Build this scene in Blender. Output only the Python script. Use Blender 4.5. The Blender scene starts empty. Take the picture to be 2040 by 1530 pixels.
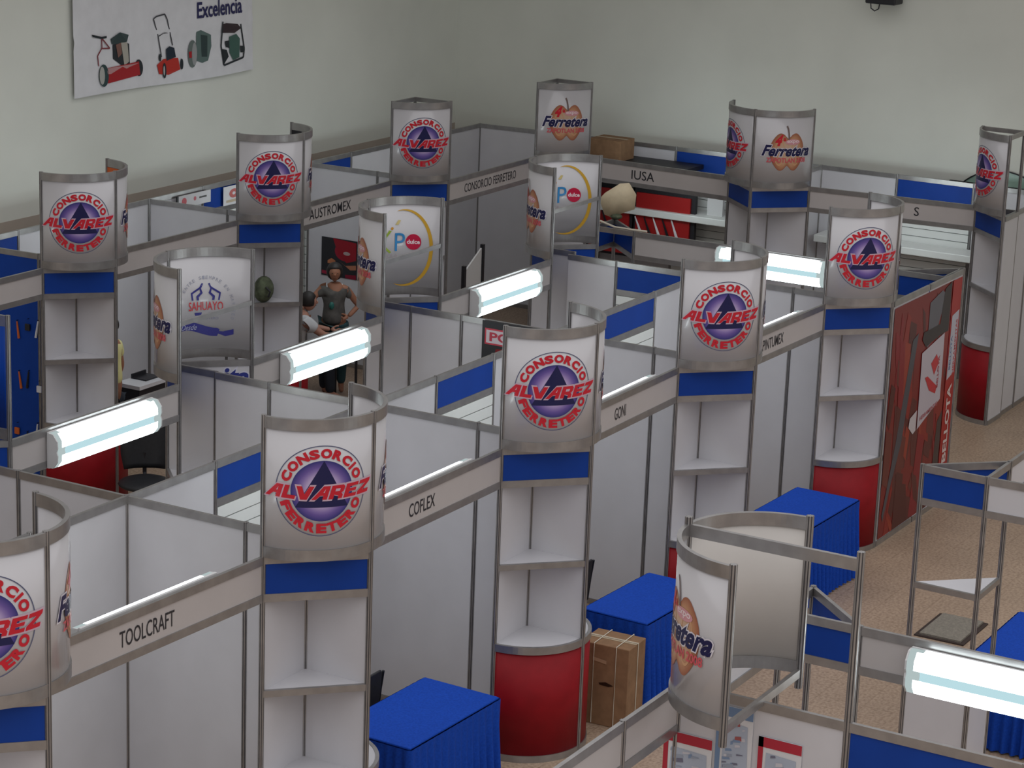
import bpy, math, random
from mathutils import Vector, Matrix
random.seed(7)
SC = bpy.context.scene
COL = SC.collection
PI = math.pi

# ---------------------------------------------------------------- materials
def mat(name, col, rough=0.5, metal=0.0, noise=0.0, nscale=20.0, bump=0.0, spec=0.5, coat=0.0):
    m = bpy.data.materials.new(name); m.use_nodes = True
    nt = m.node_tree; b = nt.nodes['Principled BSDF']
    b.inputs['Base Color'].default_value = (*col, 1)
    b.inputs['Roughness'].default_value = rough
    b.inputs['Metallic'].default_value = metal
    b.inputs['Specular IOR Level'].default_value = spec
    if coat: b.inputs['Coat Weight'].default_value = coat
    tc = nt.nodes.new('ShaderNodeTexCoord')
    nz = nt.nodes.new('ShaderNodeTexNoise'); nz.inputs['Scale'].default_value = nscale
    nz.inputs['Detail'].default_value = 4
    nt.links.new(tc.outputs['Object'], nz.inputs['Vector'])
    if noise:
        r = nt.nodes.new('ShaderNodeValToRGB')
        r.color_ramp.elements[0].position = 0.3; r.color_ramp.elements[1].position = 0.7
        r.color_ramp.elements[0].color = (*[max(0, c*(1-noise)) for c in col], 1)
        r.color_ramp.elements[1].color = (*[min(1, c*(1+noise)) for c in col], 1)
        nt.links.new(nz.outputs['Fac'], r.inputs['Fac'])
        nt.links.new(r.outputs['Color'], b.inputs['Base Color'])
    if bump:
        bp = nt.nodes.new('ShaderNodeBump'); bp.inputs['Strength'].default_value = bump
        bp.inputs['Distance'].default_value = 0.01
        nt.links.new(nz.outputs['Fac'], bp.inputs['Height']); nt.links.new(bp.outputs['Normal'], b.inputs['Normal'])
    return m

M = {}
M['white'] = mat('white_laminate', (0.57, 0.565, 0.59), 0.38, noise=0.03, nscale=3)
M['fasc'] = mat('fascia_board', (0.48, 0.45, 0.44), 0.45, noise=0.03, nscale=4)
M['slat'] = mat('slatwall_board', (0.70, 0.72, 0.70), 0.4, noise=0.02, nscale=4)
M['gap'] = mat('slat_groove', (0.05, 0.06, 0.06), 0.8)
M['alu'] = mat('brushed_aluminium', (0.34, 0.33, 0.325), 0.34, 0.75, noise=0.12, nscale=9)
M['groove'] = mat('post_groove', (0.10, 0.095, 0.10), 0.6, 0.3)
M['blue'] = mat('blue_laminate', (0.006, 0.045, 0.28), 0.5, noise=0.06, nscale=5, spec=0.18)
M['red'] = mat('red_laminate', (0.24, 0.005, 0.010), 0.5, noise=0.08, nscale=8, spec=0.2)
M['gloss'] = mat('header_vinyl', (0.51, 0.50, 0.515), 0.22, noise=0.02, nscale=3, coat=0.3)
M['cream'] = mat('cream_vinyl', (0.56, 0.53, 0.495), 0.5, noise=0.03, nscale=3)
M['orange'] = mat('orange_vinyl', (0.55, 0.11, 0.02), 0.5)
M['black'] = mat('black_vinyl', (0.012, 0.012, 0.016), 0.5)
M['cloth'] = mat('royal_blue_cloth', (0.008, 0.055, 0.37), 0.9, noise=0.15, nscale=60, bump=0.15, spec=0.15)
M['card'] = mat('cardboard', (0.25, 0.145, 0.08), 0.85, noise=0.12, nscale=12, spec=0.2)
M['tape'] = mat('packing_tape', (0.45, 0.36, 0.24), 0.4)
M['string'] = mat('packing_string', (0.6, 0.55, 0.45), 0.7)
M['chair'] = mat('chair_black', (0.012, 0.013, 0.016), 0.55, noise=0.2, nscale=40)
M['steel'] = mat('dark_steel', (0.03, 0.03, 0.035), 0.35, 0.6)
M['redplast'] = mat('red_plastic', (0.34, 0.012, 0.012), 0.35)
M['green'] = mat('green_fabric', (0.07, 0.085, 0.05), 0.9, noise=0.5, nscale=18)
M['teal'] = mat('teal_plastic', (0.01, 0.12, 0.10), 0.5)
M['paper'] = mat('white_paper', (0.66, 0.66, 0.68), 0.7, noise=0.04, nscale=6, bump=0.3)
M['kraft'] = mat('cream_paper', (0.52, 0.44, 0.30), 0.7, noise=0.1, nscale=10)
M['skin'] = mat('skin', (0.30, 0.13, 0.075), 0.6)
M['skin2'] = mat('skin_light', (0.42, 0.21, 0.15), 0.6)
M['hair'] = mat('hair', (0.012, 0.008, 0.007), 0.6)
M['shirt'] = mat('grey_shirt', (0.085, 0.08, 0.075), 0.9, noise=0.3, nscale=12)
M['wshirt'] = mat('white_shirt', (0.55, 0.56, 0.58), 0.9)
M['yshirt'] = mat('yellow_shirt', (0.62, 0.58, 0.27), 0.9)
M['pants'] = mat('dark_trousers', (0.015, 0.02, 0.03), 0.9)
M['skirt'] = mat('teal_skirt', (0.02, 0.06, 0.07), 0.9)
M['mat'] = mat('grey_floor_tile', (0.21, 0.19, 0.155), 0.8, noise=0.2, nscale=50, bump=0.3)
M['matedge'] = mat('dark_rubber', (0.04, 0.025, 0.02), 0.8)
M['housing'] = mat('lamp_housing', (0.60, 0.60, 0.60), 0.5)
M['glassgreen'] = mat('green_glass', (0.27, 0.40, 0.33), 0.3, noise=0.3, nscale=3)
M['plastic_wrap'] = mat('pinkish_wrap', (0.38, 0.30, 0.33), 0.4, noise=0.35, nscale=9)

def print_mat(name='printed_vinyl', rough=0.3):
    m = bpy.data.materials.new(name); m.use_nodes = True
    nt = m.node_tree; b = nt.nodes['Principled BSDF']
    a = nt.nodes.new('ShaderNodeVertexColor'); a.layer_name = 'Col'
    nt.links.new(a.outputs['Color'], b.inputs['Base Color']); b.inputs['Roughness'].default_value = rough; b.inputs['Specular IOR Level'].default_value = 0.25
    return m
M['print'] = print_mat()

def wall_mat():
    m = mat('plaster_wall', (0.66, 0.675, 0.615), 0.9, noise=0.05, nscale=0.9, bump=0.15, spec=0.2)
    return m
M['wall'] = wall_mat()
M['dado'] = mat('beige_dado_paint', (0.40, 0.345, 0.29), 0.8, noise=0.05, nscale=2)
M['ceil'] = mat('shade_ceiling_panel', (0.30, 0.29, 0.27), 0.9)
def floor_mat():
    m = bpy.data.materials.new('beige_terrazzo'); m.use_nodes = True
    nt = m.node_tree; b = nt.nodes['Principled BSDF']; b.inputs['Roughness'].default_value = 0.45
    tc = nt.nodes.new('ShaderNodeTexCoord')
    n1 = nt.nodes.new('ShaderNodeTexNoise'); n1.inputs['Scale'].default_value = 38; n1.inputs['Detail'].default_value = 6
    n2 = nt.nodes.new('ShaderNodeTexNoise'); n2.inputs['Scale'].default_value = 1.2; n2.inputs['Detail'].default_value = 3
    r = nt.nodes.new('ShaderNodeValToRGB')
    r.color_ramp.elements[0].position = 0.30; r.color_ramp.elements[0].color = (0.30, 0.205, 0.14, 1)
    r.color_ramp.elements[1].position = 0.60; r.color_ramp.elements[1].color = (0.50, 0.37, 0.265, 1)
    mx = nt.nodes.new('ShaderNodeMixRGB'); mx.blend_type = 'MULTIPLY'; mx.inputs['Fac'].default_value = 0.35
    br = nt.nodes.new('ShaderNodeTexBrick'); br.offset = 0; br.inputs['Scale'].default_value = 1.0
    br.inputs['Brick Width'].default_value = 0.4; br.inputs['Row Height'].default_value = 0.4
    br.inputs['Mortar Size'].default_value = 0.004
    br.inputs['Color1'].default_value = br.inputs['Color2'].default_value = (1, 1, 1, 1)
    br.inputs['Mortar'].default_value = (0.8, 0.78, 0.75, 1)
    m2 = nt.nodes.new('ShaderNodeMixRGB'); m2.blend_type = 'MULTIPLY'; m2.inputs['Fac'].default_value = 1
    L = nt.links.new
    L(tc.outputs['Object'], n1.inputs['Vector']); L(tc.outputs['Object'], n2.inputs['Vector']); L(tc.outputs['Object'], br.inputs['Vector'])
    L(n1.outputs['Fac'], r.inputs['Fac']); L(r.outputs['Color'], mx.inputs['Color1']); L(n2.outputs['Fac'], mx.inputs['Color2'])
    L(mx.outputs['Color'], m2.inputs['Color1']); L(br.outputs['Color'], m2.inputs['Color2']); L(m2.outputs['Color'], b.inputs['Base Color'])
    return m
M['floor'] = floor_mat()

def emit_mat(name, col, s):
    m = bpy.data.materials.new(name); m.use_nodes = True
    nt = m.node_tree; nt.nodes.remove(nt.nodes['Principled BSDF'])
    e = nt.nodes.new('ShaderNodeEmission'); e.inputs['Color'].default_value = (*col, 1); e.inputs['Strength'].default_value = s
    nt.links.new(e.outputs[0], nt.nodes['Material Output'].inputs['Surface'])
    return m
LAMP = 8.5
M['tube'] = emit_mat('fluorescent_tube', (0.86, 0.97, 1.0), LAMP)
M['lens'] = emit_mat('diffuser_between_tubes', (0.55, 0.80, 0.86), 0.95)
M['lensend'] = emit_mat('diffuser_end', (0.60, 0.72, 0.72), 0.75)

# ---------------------------------------------------------------- mesh builder
class MB:
    def __init__(s): s.v = []; s.f = []; s.m = []; s.mats = []; s.c = {}
    def mi(s, m):
        m = M[m] if isinstance(m, str) else m
        if m not in s.mats: s.mats.append(m)
        return s.mats.index(m)
    def add(s, vs, fs, m):
        o = len(s.v); s.v += [tuple(p) for p in vs]; i = s.mi(m)
        for f in fs: s.f.append(tuple(o+k for k in f)); s.m.append(i)
        return o
    def box(s, a, b, m):
        (x0, y0, z0), (x1, y1, z1) = a, b
        s.add([(x0,y0,z0),(x1,y0,z0),(x1,y1,z0),(x0,y1,z0),(x0,y0,z1),(x1,y0,z1),(x1,y1,z1),(x0,y1,z1)],
              [(0,3,2,1),(4,5,6,7),(0,1,5,4),(1,2,6,5),(2,3,7,6),(3,0,4,7)], m)
        return s
    def slab(s, p, q, th, z0, z1, m, inset=0.0):
        """upright board between plan points p and q"""
        p = Vector(p[:2]); q = Vector(q[:2]); d = (q-p); L = d.length; d /= L
        p = p+d*inset; q = q-d*inset; n = Vector((-d.y, d.x))*th/2
        c = [p-n, q-n, q+n, p+n]
        s.add([(k.x,k.y,z0) for k in c]+[(k.x,k.y,z1) for k in c],
              [(0,3,2,1),(4,5,6,7),(0,1,5,4),(1,2,6,5),(2,3,7,6),(3,0,4,7)], m)
        return s
    def prism(s, poly, z0, z1, m):
        n = len(poly)
        s.add([(x,y,z0) for x,y in poly]+[(x,y,z1) for x,y in poly],
              [tuple(range(n))[::-1], tuple(range(n,2*n))]+[(i,(i+1)%n,n+(i+1)%n,n+i) for i in range(n)], m)
        return s
    def post(s, x, y, z0, z1, r=0.02):
        out = []; 
        for k in range(8):
            a = k*PI/4+PI/8
            out.append((a, r)); out.append((a+0.22, r*0.97)); out.append((a+0.26, r*0.72)); out.append((a+PI/4-0.26, r*0.72)); out.append((a+PI/4-0.22, r*0.97))
        pts = [(x+rr*math.cos(a), y+rr*math.sin(a)) for a, rr in out]
        n = len(pts)
        o = s.add([(px,py,z0) for px,py in pts]+[(px,py,z1) for px,py in pts], [], 'alu')
        ia, ig = s.mi('alu'), s.mi('groove')
        for i in range(n):
            s.f.append((o+i, o+(i+1)%n, o+n+(i+1)%n, o+n+i)); s.m.append(ig if i % 5 == 2 else ia)
        s.f.append(tuple(o+n+i for i in range(n))); s.m.append(ia)
        return s
    def arc(s, cx, cy, r, a0, a1, z0, z1, th, m, n=20):
        vs = []; fs = []
        for i in range(n+1):
            a = math.radians(a0+(a1-a0)*i/n); c, d = math.cos(a), math.sin(a)
            for rr in (r-th/2, r+th/2):
                for z in (z0, z1): vs.append((cx+rr*c, cy+rr*d, z))
        for i in range(n):
            a = 4*i; b = a+4
            fs += [(a,a+1,b+1,b), (a+2,b+2,b+3,a+3), (a+1,a+3,b+3,b+1), (a,b,b+2,a+2)]
        fs += [(0,2,3,1), (4*n,4*n+1,4*n+3,4*n+2)]
        s.add(vs, fs, m); return s
    def tube(s, pts, r, m, n=8, caps=True):
        pts = [Vector(p) for p in pts]; rings = []
        for i, p in enumerate(pts):
            d = (pts[min(i+1,len(pts)-1)]-pts[max(i-1,0)]).normalized()
            u = d.cross(Vector((0,0,1)) if abs(d.z) < .9 else Vector((1,0,0))).normalized(); w = d.cross(u)
            rr = r[i] if isinstance(r, (list,tuple)) else r
            rings.append([p+rr*(math.cos(2*PI*k/n)*u+math.sin(2*PI*k/n)*w) for k in range(n)])
        vs = [p for R in rings for p in R]; fs = []
        for i in range(len(pts)-1):
            for k in range(n): fs.append((i*n+k, i*n+(k+1)%n, (i+1)*n+(k+1)%n, (i+1)*n+k))
        if caps: fs += [tuple(range(n)), tuple(range((len(pts)-1)*n, len(pts)*n))]
        s.add(vs, fs, m); return s
    def ball(s, c, rx, ry, rz, m, nu=14, nv=9):
        vs = []; fs = []
        for j in range(nv+1):
            t = PI*j/nv
            for i in range(nu):
                a = 2*PI*i/nu; vs.append((c[0]+rx*math.sin(t)*math.cos(a), c[1]+ry*math.sin(t)*math.sin(a), c[2]+rz*math.cos(t)))
        for j in range(nv):
            for i in range(nu): fs.append((j*nu+i, (j+1)*nu+i, (j+1)*nu+(i+1)%nu, j*nu+(i+1)%nu))
        s.add(vs, fs, m); return s
    def build(s, name, parent=None, smooth=False, bevel=0):
        me = bpy.data.meshes.new(name); 
        L = Vector(parent.location) if parent else Vector((0,0,0))
        if parent and parent.parent: L += Vector(parent.parent.location)
        me.from_pydata([tuple(Vector(p)-L) for p in s.v], [], s.f)
        for m in s.mats: me.materials.append(m)
        me.polygons.foreach_set('material_index', s.m)
        if s.c:
            ca = me.color_attributes.new('Col', 'FLOAT_COLOR', 'POINT')
            for i, c in s.c.items(): ca.data[i].color = (*c, 1)
        if smooth:
            for p in me.polygons: p.use_smooth = True
        me.update()
        o = bpy.data.objects.new(name, me); COL.objects.link(o)
        if parent: o.parent = parent
        if bevel:
            b = o.modifiers.new('bevel', 'BEVEL'); b.width = bevel; b.segments = 2; b.limit_method = 'ANGLE'
        return o

def tag(o, label, cat, group=None, kind=None):
    o['label'] = label; o['category'] = cat
    if group: o['group'] = group
    if kind: o['kind'] = kind
    return o
def thing(name, label, cat, loc, group=None):
    o = bpy.data.objects.new(name, None); COL.objects.link(o); o.location = loc; o.empty_display_size = 0.1
    return tag(o, label, cat, group)
def struct(o): o['kind'] = 'structure'; return o

# ---------------------------------------------------------------- 2D print helpers
_tc = {}
def text2d(t, off=0.0, shear=0.0):
    """unit-ish text outline: verts centred on 0, height of capitals = 1"""
    k = (t, off, shear)
    if k in _tc: return _tc[k]
    cu = bpy.data.curves.new('txt', 'FONT'); cu.body = t; cu.size = 1.0; cu.offset = off; cu.shear = shear
    cu.resolution_u = 3; cu.fill_mode = 'FRONT'
    ob = bpy.data.objects.new('txt', cu)
    me = bpy.data.meshes.new_from_object(ob)
    vs = [(v.co.x, v.co.y) for v in me.vertices]; fs = [tuple(p.vertices) for p in me.polygons]
    bpy.data.objects.remove(ob); bpy.data.meshes.remove(me); bpy.data.curves.remove(cu)
    x0 = min(v[0] for v in vs); x1 = max(v[0] for v in vs)
    y0 = min(v[1] for v in vs); y1 = max(v[1] for v in vs)
    _tc[k] = (vs, fs, x0, x1, y0, y1)
    return _tc[k]

class Print:
    """flat artwork: coloured polygons in metres, later laid on a plane or a cylinder"""
    def __init__(s): s.v = []; s.f = []; s.c = []
    def poly(s, pts, col, lay):
        o = len(s.v); s.v += [(x, y, lay) for x, y in pts]; s.c += [col]*len(pts); s.f.append(tuple(range(o, o+len(pts))))
    def tess(s, pts, col, lay):
        from mathutils.geometry import tessellate_polygon
        o = len(s.v); s.v += [(x, y, lay) for x, y in pts]; s.c += [col]*len(pts)
        for t in tessellate_polygon([[Vector((x, y, 0)) for x, y in pts]]): s.f.append(tuple(o+i for i in t))
    def text(s, t, cx, cy, w, h, col, lay, off=0.0, shear=0.0, rot=0.0, fit=None):
        vs, fs, x0, x1, y0, y1 = text2d(t, off, shear)
        fx0, fx1, fy0, fy1 = fit or (x0, x1, y0, y1)
        o = len(s.v); c, d = math.cos(rot), math.sin(rot)
        for x, y in vs:
            X = ((x-fx0)/(fx1-fx0)-.5)*w; Y = ((y-fy0)/(fy1-fy0)-.5)*h
            s.v.append((cx+X*c-Y*d, cy+X*d+Y*c, lay)); s.c.append(col)
        s.f += [tuple(o+i for i in f) for f in fs]
    def otext(s, t, cx, cy, w, h, col, ocol, lay, off, oo, shear=0.0):
        vs, fs, x0, x1, y0, y1 = text2d(t, off, shear)
        s.text(t, cx, cy, w, h, ocol, lay, off+oo, shear, 0, (x0, x1, y0, y1))
        s.text(t, cx, cy, w, h, col, lay+1, off, shear)
    def ring(s, cx, cy, r0, r1, col, lay, n=72, sy=1.0):
        o = len(s.v)
        for i in range(n):
            a = 2*PI*i/n
            for r in (r0, r1): s.v.append((cx+r*math.cos(a), cy+r*sy*math.sin(a), lay)); s.c.append(col)
        for i in range(n): j = (i+1) % n; s.f.append((o+2*i, o+2*i+1, o+2*j+1, o+2*j))
    def shape(s, cx, cy, outline, cols, lay, k=5):
        """outline scaled about its centre, colour running from cols[0] inside to cols[-1] at the rim"""
        n = len(outline); o = len(s.v)
        for j in range(1, k+1):
            t = j/k
            for x, y in outline:
                s.v.append((cx+(x-cx)*t, cy+(y-cy)*t, lay))
                q = t*(len(cols)-1); a = min(int(q), len(cols)-2); u = q-a
                s.c.append(tuple(cols[a][i]*(1-u)+cols[a+1][i]*u for i in range(3)))
        s.f.append(tuple(o+i for i in range(n)))
        for j in range(k-1):
            for i in range(n): l = (i+1) % n; s.f.append((o+j*n+i, o+j*n+l, o+(j+1)*n+l, o+(j+1)*n+i))
    def strips(s, w=0.025):
        """cut wide faces into narrow upright strips so that they follow a curve"""
        V, Fc, C = [], [], []
        def clip(P, x, keep_right):
            out = []
            for i in range(len(P)):
                a, b = P[i-1], P[i]; ia = (a[0] >= x) == keep_right; ib = (b[0] >= x) == keep_right
                if ia != ib:
                    t = (x-a[0])/(b[0]-a[0]); out.append((x, a[1]+(b[1]-a[1])*t, a[2], tuple(a[3][k]+(b[3][k]-a[3][k])*t for k in range(3))))
                if ib: out.append(b)
            return out
        for f in s.f:
            P = [(*s.v[i], s.c[i]) for i in f]; x0, x1 = min(p[0] for p in P), max(p[0] for p in P)
            parts = [P]
            if x1-x0 > w*1.3:
                parts = []; rest = P; k = math.floor(x0/w)+1
                while k*w < x1 and len(rest) > 2:
                    parts.append(clip(rest, k*w, False)); rest = clip(rest, k*w, True); k += 1
                parts.append(rest)
            for q in parts:
                if len(q) < 3: continue
                o = len(V); V += [(p[0], p[1], p[2]) for p in q]; C += [p[3] for p in q]; Fc.append(tuple(range(o, o+len(q))))
        s.v, s.f, s.c = V, Fc, C
        return s
    def bake(s, fn, name, parent):
        b = MB(); b.add([fn(*p) for p in s.v], s.f, 'print')
        b.c = dict(enumerate(s.c))
        return b.build(name, parent)
STEP = 0.0012
def on_cyl(cx, cy, r, mid, zc, inner=False):
    def fn(x, y, lay):
        if inner: a = math.radians(mid)-x/r; R = r-0.006-STEP*(lay+1)
        else: a = math.radians(mid)+x/r; R = r+0.006+STEP*(lay+1)
        return (cx+R*math.cos(a), cy+R*math.sin(a), zc+y)
    return fn
def on_plane(o, ux, n, up=(0,0,1)):
    o = Vector(o); ux = Vector(ux).normalized(); n = Vector(n).normalized(); up = Vector(up)
    return lambda x, y, lay: tuple(o+ux*x+up*y+n*(STEP*(lay+1)))

RED = (0.55, 0.02, 0.035); NAVY = (0.018, 0.018, 0.075); WH = (0.72, 0.69, 0.72)
def logo_alvarez():
    p = Print(); R = 0.30
    p.ring(0, 0, R-0.006, R, (0.10, 0.11, 0.19), 1)
    rim = [(0.2*math.cos(2*PI*i/60), 0.2*math.sin(2*PI*i/60)) for i in range(60)]
    p.shape(0, 0, rim, [(0.62,0.55,0.72), (0.60,0.53,0.72), (0.50,0.40,0.62), (0.17,0.11,0.36), (0.035,0.035,0.18)], 1, 10)
    p.poly([(-0.17, -0.108), (0.17, -0.108), (0.008, 0.198)], NAVY, 2)
    for word, top in (('CONSORCIO', True), ('FERRETERO', False)):
        wid = {'I': 0.5, 'N': 1.1, 'O': 1.1, 'C': 1.05}; ws = [wid.get(ch, 1.0) for ch in word]; tot = sum(ws)
        span = math.radians(152 if top else 150); acc = 0
        for ch, w in zip(word, ws):
            t = (acc+w/2)/tot-.5; acc += w
            a = PI/2-t*span if top else -PI/2+t*span
            rr = 0.247; cw = 0.066*w*(0.55 if ch == 'I' else 1); hgt = 0.064
            p.text(ch, rr*math.cos(a), rr*math.sin(a), cw, hgt, RED, 2, 0.06, 0, a-PI/2 if top else a+PI/2)
    # name across the middle: outlined slanted capitals, drawn as stencil shapes
    W = 0.69; sl = 0.30; H = 0.088; nm = 'ALVAREZ'; step = W/len(nm)
    G = {'A': [[(-.1,0),(.50,1),(1,1),(1,0),(.68,0),(.68,.30),(.45,.30),(.22,0)], [(.60,.52),(.70,.52),(.70,.80)]],
         'L': [[(0,1),(.34,1),(.34,.28),(.95,.28),(.95,0),(0,0)]],
         'V': [[(-.30,1),(.08,1),(.42,.40),(.60,1),(.95,1),(.70,0),(.25,0)]],
         'R': [[(0,1),(.85,1),(1,.86),(1,.52),(.85,.42),(1,.26),(1,0),(.68,0),(.68,.22),(.34,.32),(.34,0),(0,0)], [(.34,.56),(.68,.56),(.68,.76),(.34,.76)]],
         'E': [[(0,1),(1,1),(1,.76),(.34,.76),(.34,.62),(.9,.62),(.9,.40),(.34,.40),(.34,.24),(1,.24),(1,0),(0,0)]],
         'Z': [[(0,1),(1,1),(1,.76),(.42,.26),(1,.26),(1,0),(-.02,0),(-.02,.26),(.55,.74),(0,.74)]]}
    def yy(x): return 0.13*x*x-0.012
    for k, ch in enumerate(nm):
        x0 = -W/2+k*step; cw = step*0.90
        for n_, g in enumerate(G[ch]):
            out = []
            for a, b in g:
                X = x0+a*cw+(b-.5)*H*sl; out.append((X, yy(X)+(b-.5)*H))
            if n_ == 0:
                cx = x0+cw/2; cy = yy(cx); big = [(cx+(x-cx)*1.22, cy+(y-cy)*1.24) for x, y in out]
                p.tess(big, (0.56,0.40,0.48), 3); p.tess(out, RED, 4)
            else: p.tess(out, (0.56,0.40,0.48), 5)
    return p
def pumpkin():
    pts = []
    for i in range(96):
        a = 2*PI*i/96; c, d = math.cos(a), math.sin(a)
        x = 0.215*abs(c)**0.75*(1 if c > 0 else -1); y = 0.205*abs(d)**0.8*(1 if d > 0 else -1)
        y += (0.030*math.exp(-((abs(x)-0.11)/0.06)**2)-0.045*math.exp(-(x/0.035)**2))*(1 if y > 0 else -1)
        pts.append((x*(1-0.10*max(0, -d)), y))
    return pts
def logo_ferretera():
    p = Print()
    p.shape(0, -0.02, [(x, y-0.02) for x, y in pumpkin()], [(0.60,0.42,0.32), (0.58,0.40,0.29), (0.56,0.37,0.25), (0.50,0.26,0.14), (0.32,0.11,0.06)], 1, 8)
    for x0 in (-0.10, 0.10):
        p.ring(x0, -0.03, 0.055, 0.062, (0.60,0.34,0.18), 2, 32, 2.5)
    stem = [(-0.035,0.29),(-0.018,0.30),(0.0,0.26),(0.012,0.20),(0.02,0.13),(0.0,0.13),(-0.006,0.20),(-0.018,0.255)]
    p.poly(stem, (0.18,0.13,0.12), 3)
    p.text('4', -0.11, 0.12, 0.095, 0.135, RED, 3, 0.06, 0.4)
    p.text('a', -0.045, 0.13, 0.035, 0.04, RED, 3, 0.04)
    oval = [(0.06+0.095*math.cos(2*PI*i/32), 0.10+0.034*math.sin(2*PI*i/32)) for i in range(32)]
    p.poly(oval, (0.62,0.30,0.33), 3)
    p.text('expo', 0.06, 0.10, 0.15, 0.042, (0.80,0.66,0.68), 4, 0.02)
    p.otext('Ferretera', 0.0, -0.005, 0.62, 0.135, (0.016,0.016,0.07), (0.66,0.63,0.68), 4, 0.035, 0.05, 0.4)
    p.text('ZAPOTLAN 2008', 0.0, -0.118, 0.50, 0.058, (0.60,0.10,0.12), 5, 0.03)
    return p
def logo_dulce():
    p = Print()
    o = len(p.v); n = 60
    for i in range(n+1):                      # tapering swoosh
        t = i/n; a = math.radians(105-215*t)
        w = 0.036*math.sin(PI*min(1, max(0, t)))**0.7
        cx, cy = 0.02, -0.02; rx, ry = 0.27, 0.36
        for k in (-1, 1):
            p.v.append((cx+(rx+k*w/2)*math.cos(a), cy+(ry+k*w/2)*math.sin(a), 2)); p.c.append((0.62, 0.36, 0.04))
    for i in range(n): p.f.append((o+2*i, o+2*i+1, o+2*i+3, o+2*i+2))
    p.poly([(-0.32,-0.27),(-0.30,-0.27),(-0.25,-0.335),(-0.22,-0.36),(-0.26,-0.36),(-0.30,-0.33)], (0.62,0.30,0.04), 2)
    p.poly([(-0.30,0.16),(-0.285,0.16),(-0.20,0.03),(-0.10+0.0,-0.06),(-0.12,-0.07),(-0.215,0.015)], (0.33,0.45,0.06), 2)
    p.poly([(-0.30,-0.07),(-0.28,-0.07),(-0.185,0.045),(-0.10,0.14),(-0.125,0.15),(-0.20,0.055)], (0.33,0.45,0.06), 3)
    p.ring(-0.095, 0.165, 0.0, 0.014, (0.62,0.30,0.04), 3, 20)
    p.poly([(-0.065,0.20),(-0.03,0.20),(-0.01,0.24),(-0.035,0.245)], (0.62,0.50,0.20), 3)
    p.text('P', -0.015, 0.035, 0.10, 0.17, (0.04,0.25,0.55), 3, 0.0)
    p.ring(0.115, 0.035, 0.0, 0.075, (0.55,0.015,0.06), 3, 40)
    p.text('dulce', 0.115, 0.037, 0.125, 0.042, (0.85,0.72,0.76), 4, 0.03)
    p.text('JOLA', -0.10, -0.10, 0.13, 0.042, (0.42,0.36,0.38), 3, 0.0)
    return p
def logo_sahuayo():
    p = Print(); N2 = (0.05,0.05,0.25)
    for sgn in (-1, 1):
        X = lambda pts: [(-0.02+sgn*x, y) for x, y in pts]
        p.poly(X([(0.02,0.16),(0.035,0.165),(0.04,0.12),(0.115,0.075),(0.105,0.02),(0.12,0.02),(0.13,0.085),(0.055,0.13)][:]), N2, 2)
        p.poly(X([(0.02,0.16),(0.04,0.12),(0.025,0.08),(0.06,0.045),(0.055,0.02),(0.075,0.02),(0.08,0.055),(0.045,0.085),(0.055,0.125)]), N2, 3)
        p.poly(X([(0.03,-0.085),(0.095,-0.085),(0.09,-0.11),(0.04,-0.11)]), N2, 2)
    p.text('SAHUAYO', -0.02, -0.03, 0.30, 0.075, (0.60,0.06,0.07), 4, 0.01)
    p.text('ABARROTERO', -0.02, -0.135, 0.22, 0.022, (0.28,0.28,0.38), 3, 0.01)
    word = 'Y ENTRE SIEMPRE EN MAYOREO'; n = len(word)
    for i, ch in enumerate(word):
        if ch == ' ': continue
        a = math.radians(158-176*i/(n-1)); r = 0.24
        p.text(ch, -0.02+r*math.cos(a), -0.05+r*1.1*math.sin(a), 0.020, 0.028, (0.36,0.37,0.45), 2, 0.0, 0, a-PI/2)
    top = [(-0.30+0.4*i/20, -0.19+0.03*math.sin(PI*i/13+0.2)) for i in range(21)]
    bot = [(-0.30+0.4*i/20, -0.26+0.03*math.sin(PI*i/13+0.4)) for i in range(21)]
    for i in range(20): p.poly([top[i], bot[i], bot[i+1], top[i+1]] if i < 19 else [top[i], bot[i], (0.10,-0.232)], N2, 2)
    p.poly([(0.06,-0.245),(0.13,-0.25),(0.22,-0.225),(0.22,-0.27),(0.15,-0.29),(0.09,-0.27)], N2, 2)
    p.text('Desde', -0.17, -0.205, 0.15, 0.045, (0.45,0.48,0.62), 4, 0.0, 0.4, -0.03)
    return p
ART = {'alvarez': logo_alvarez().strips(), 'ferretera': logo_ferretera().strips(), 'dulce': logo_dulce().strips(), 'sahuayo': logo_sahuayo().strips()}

HW, HT, HF, HS, HC = 2.48, 3.415, 2.172, 1.56, 0.935
RAIL = 0.055

# ---------------------------------------------------------------- towers
def rail(p, q, z1, parent, h=RAIL, name='rail', th=0.026):
    b = MB().slab(p, q, th, z1-h, z1, 'alu', 0.012)
    return b.build(name, parent)

def header(T, cx, cy, r, a0, a1, outer=None, inner=None, face='gloss', infill=None):
    """one quarter-round header board with its rails and print"""
    hp = MB().arc(cx, cy, r, a0, a1, HW+0.03, HT-0.03, 0.010, face, 24)
    hp = hp.build('header_board', T, True)
    for z in (HW+0.075, HT):
        MB().arc(cx, cy, r, a0, a1, z-0.075, z, 0.026, 'alu', 24).build('curved_rail', T, False)
    if infill:
        MB().arc(cx, cy, r-0.012, a0, a1, HW+0.09, HT-0.08, 0.006, infill, 24).build('inner_lining', T, True)
    mid = (a0+a1)/2; zc = (HW+HT)/2
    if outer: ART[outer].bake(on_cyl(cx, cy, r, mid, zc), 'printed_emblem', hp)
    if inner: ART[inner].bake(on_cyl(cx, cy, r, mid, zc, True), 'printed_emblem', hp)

def pt(cx, cy, r, a): a = math.radians(a); return (cx+r*math.cos(a), cy+r*math.sin(a))

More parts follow.
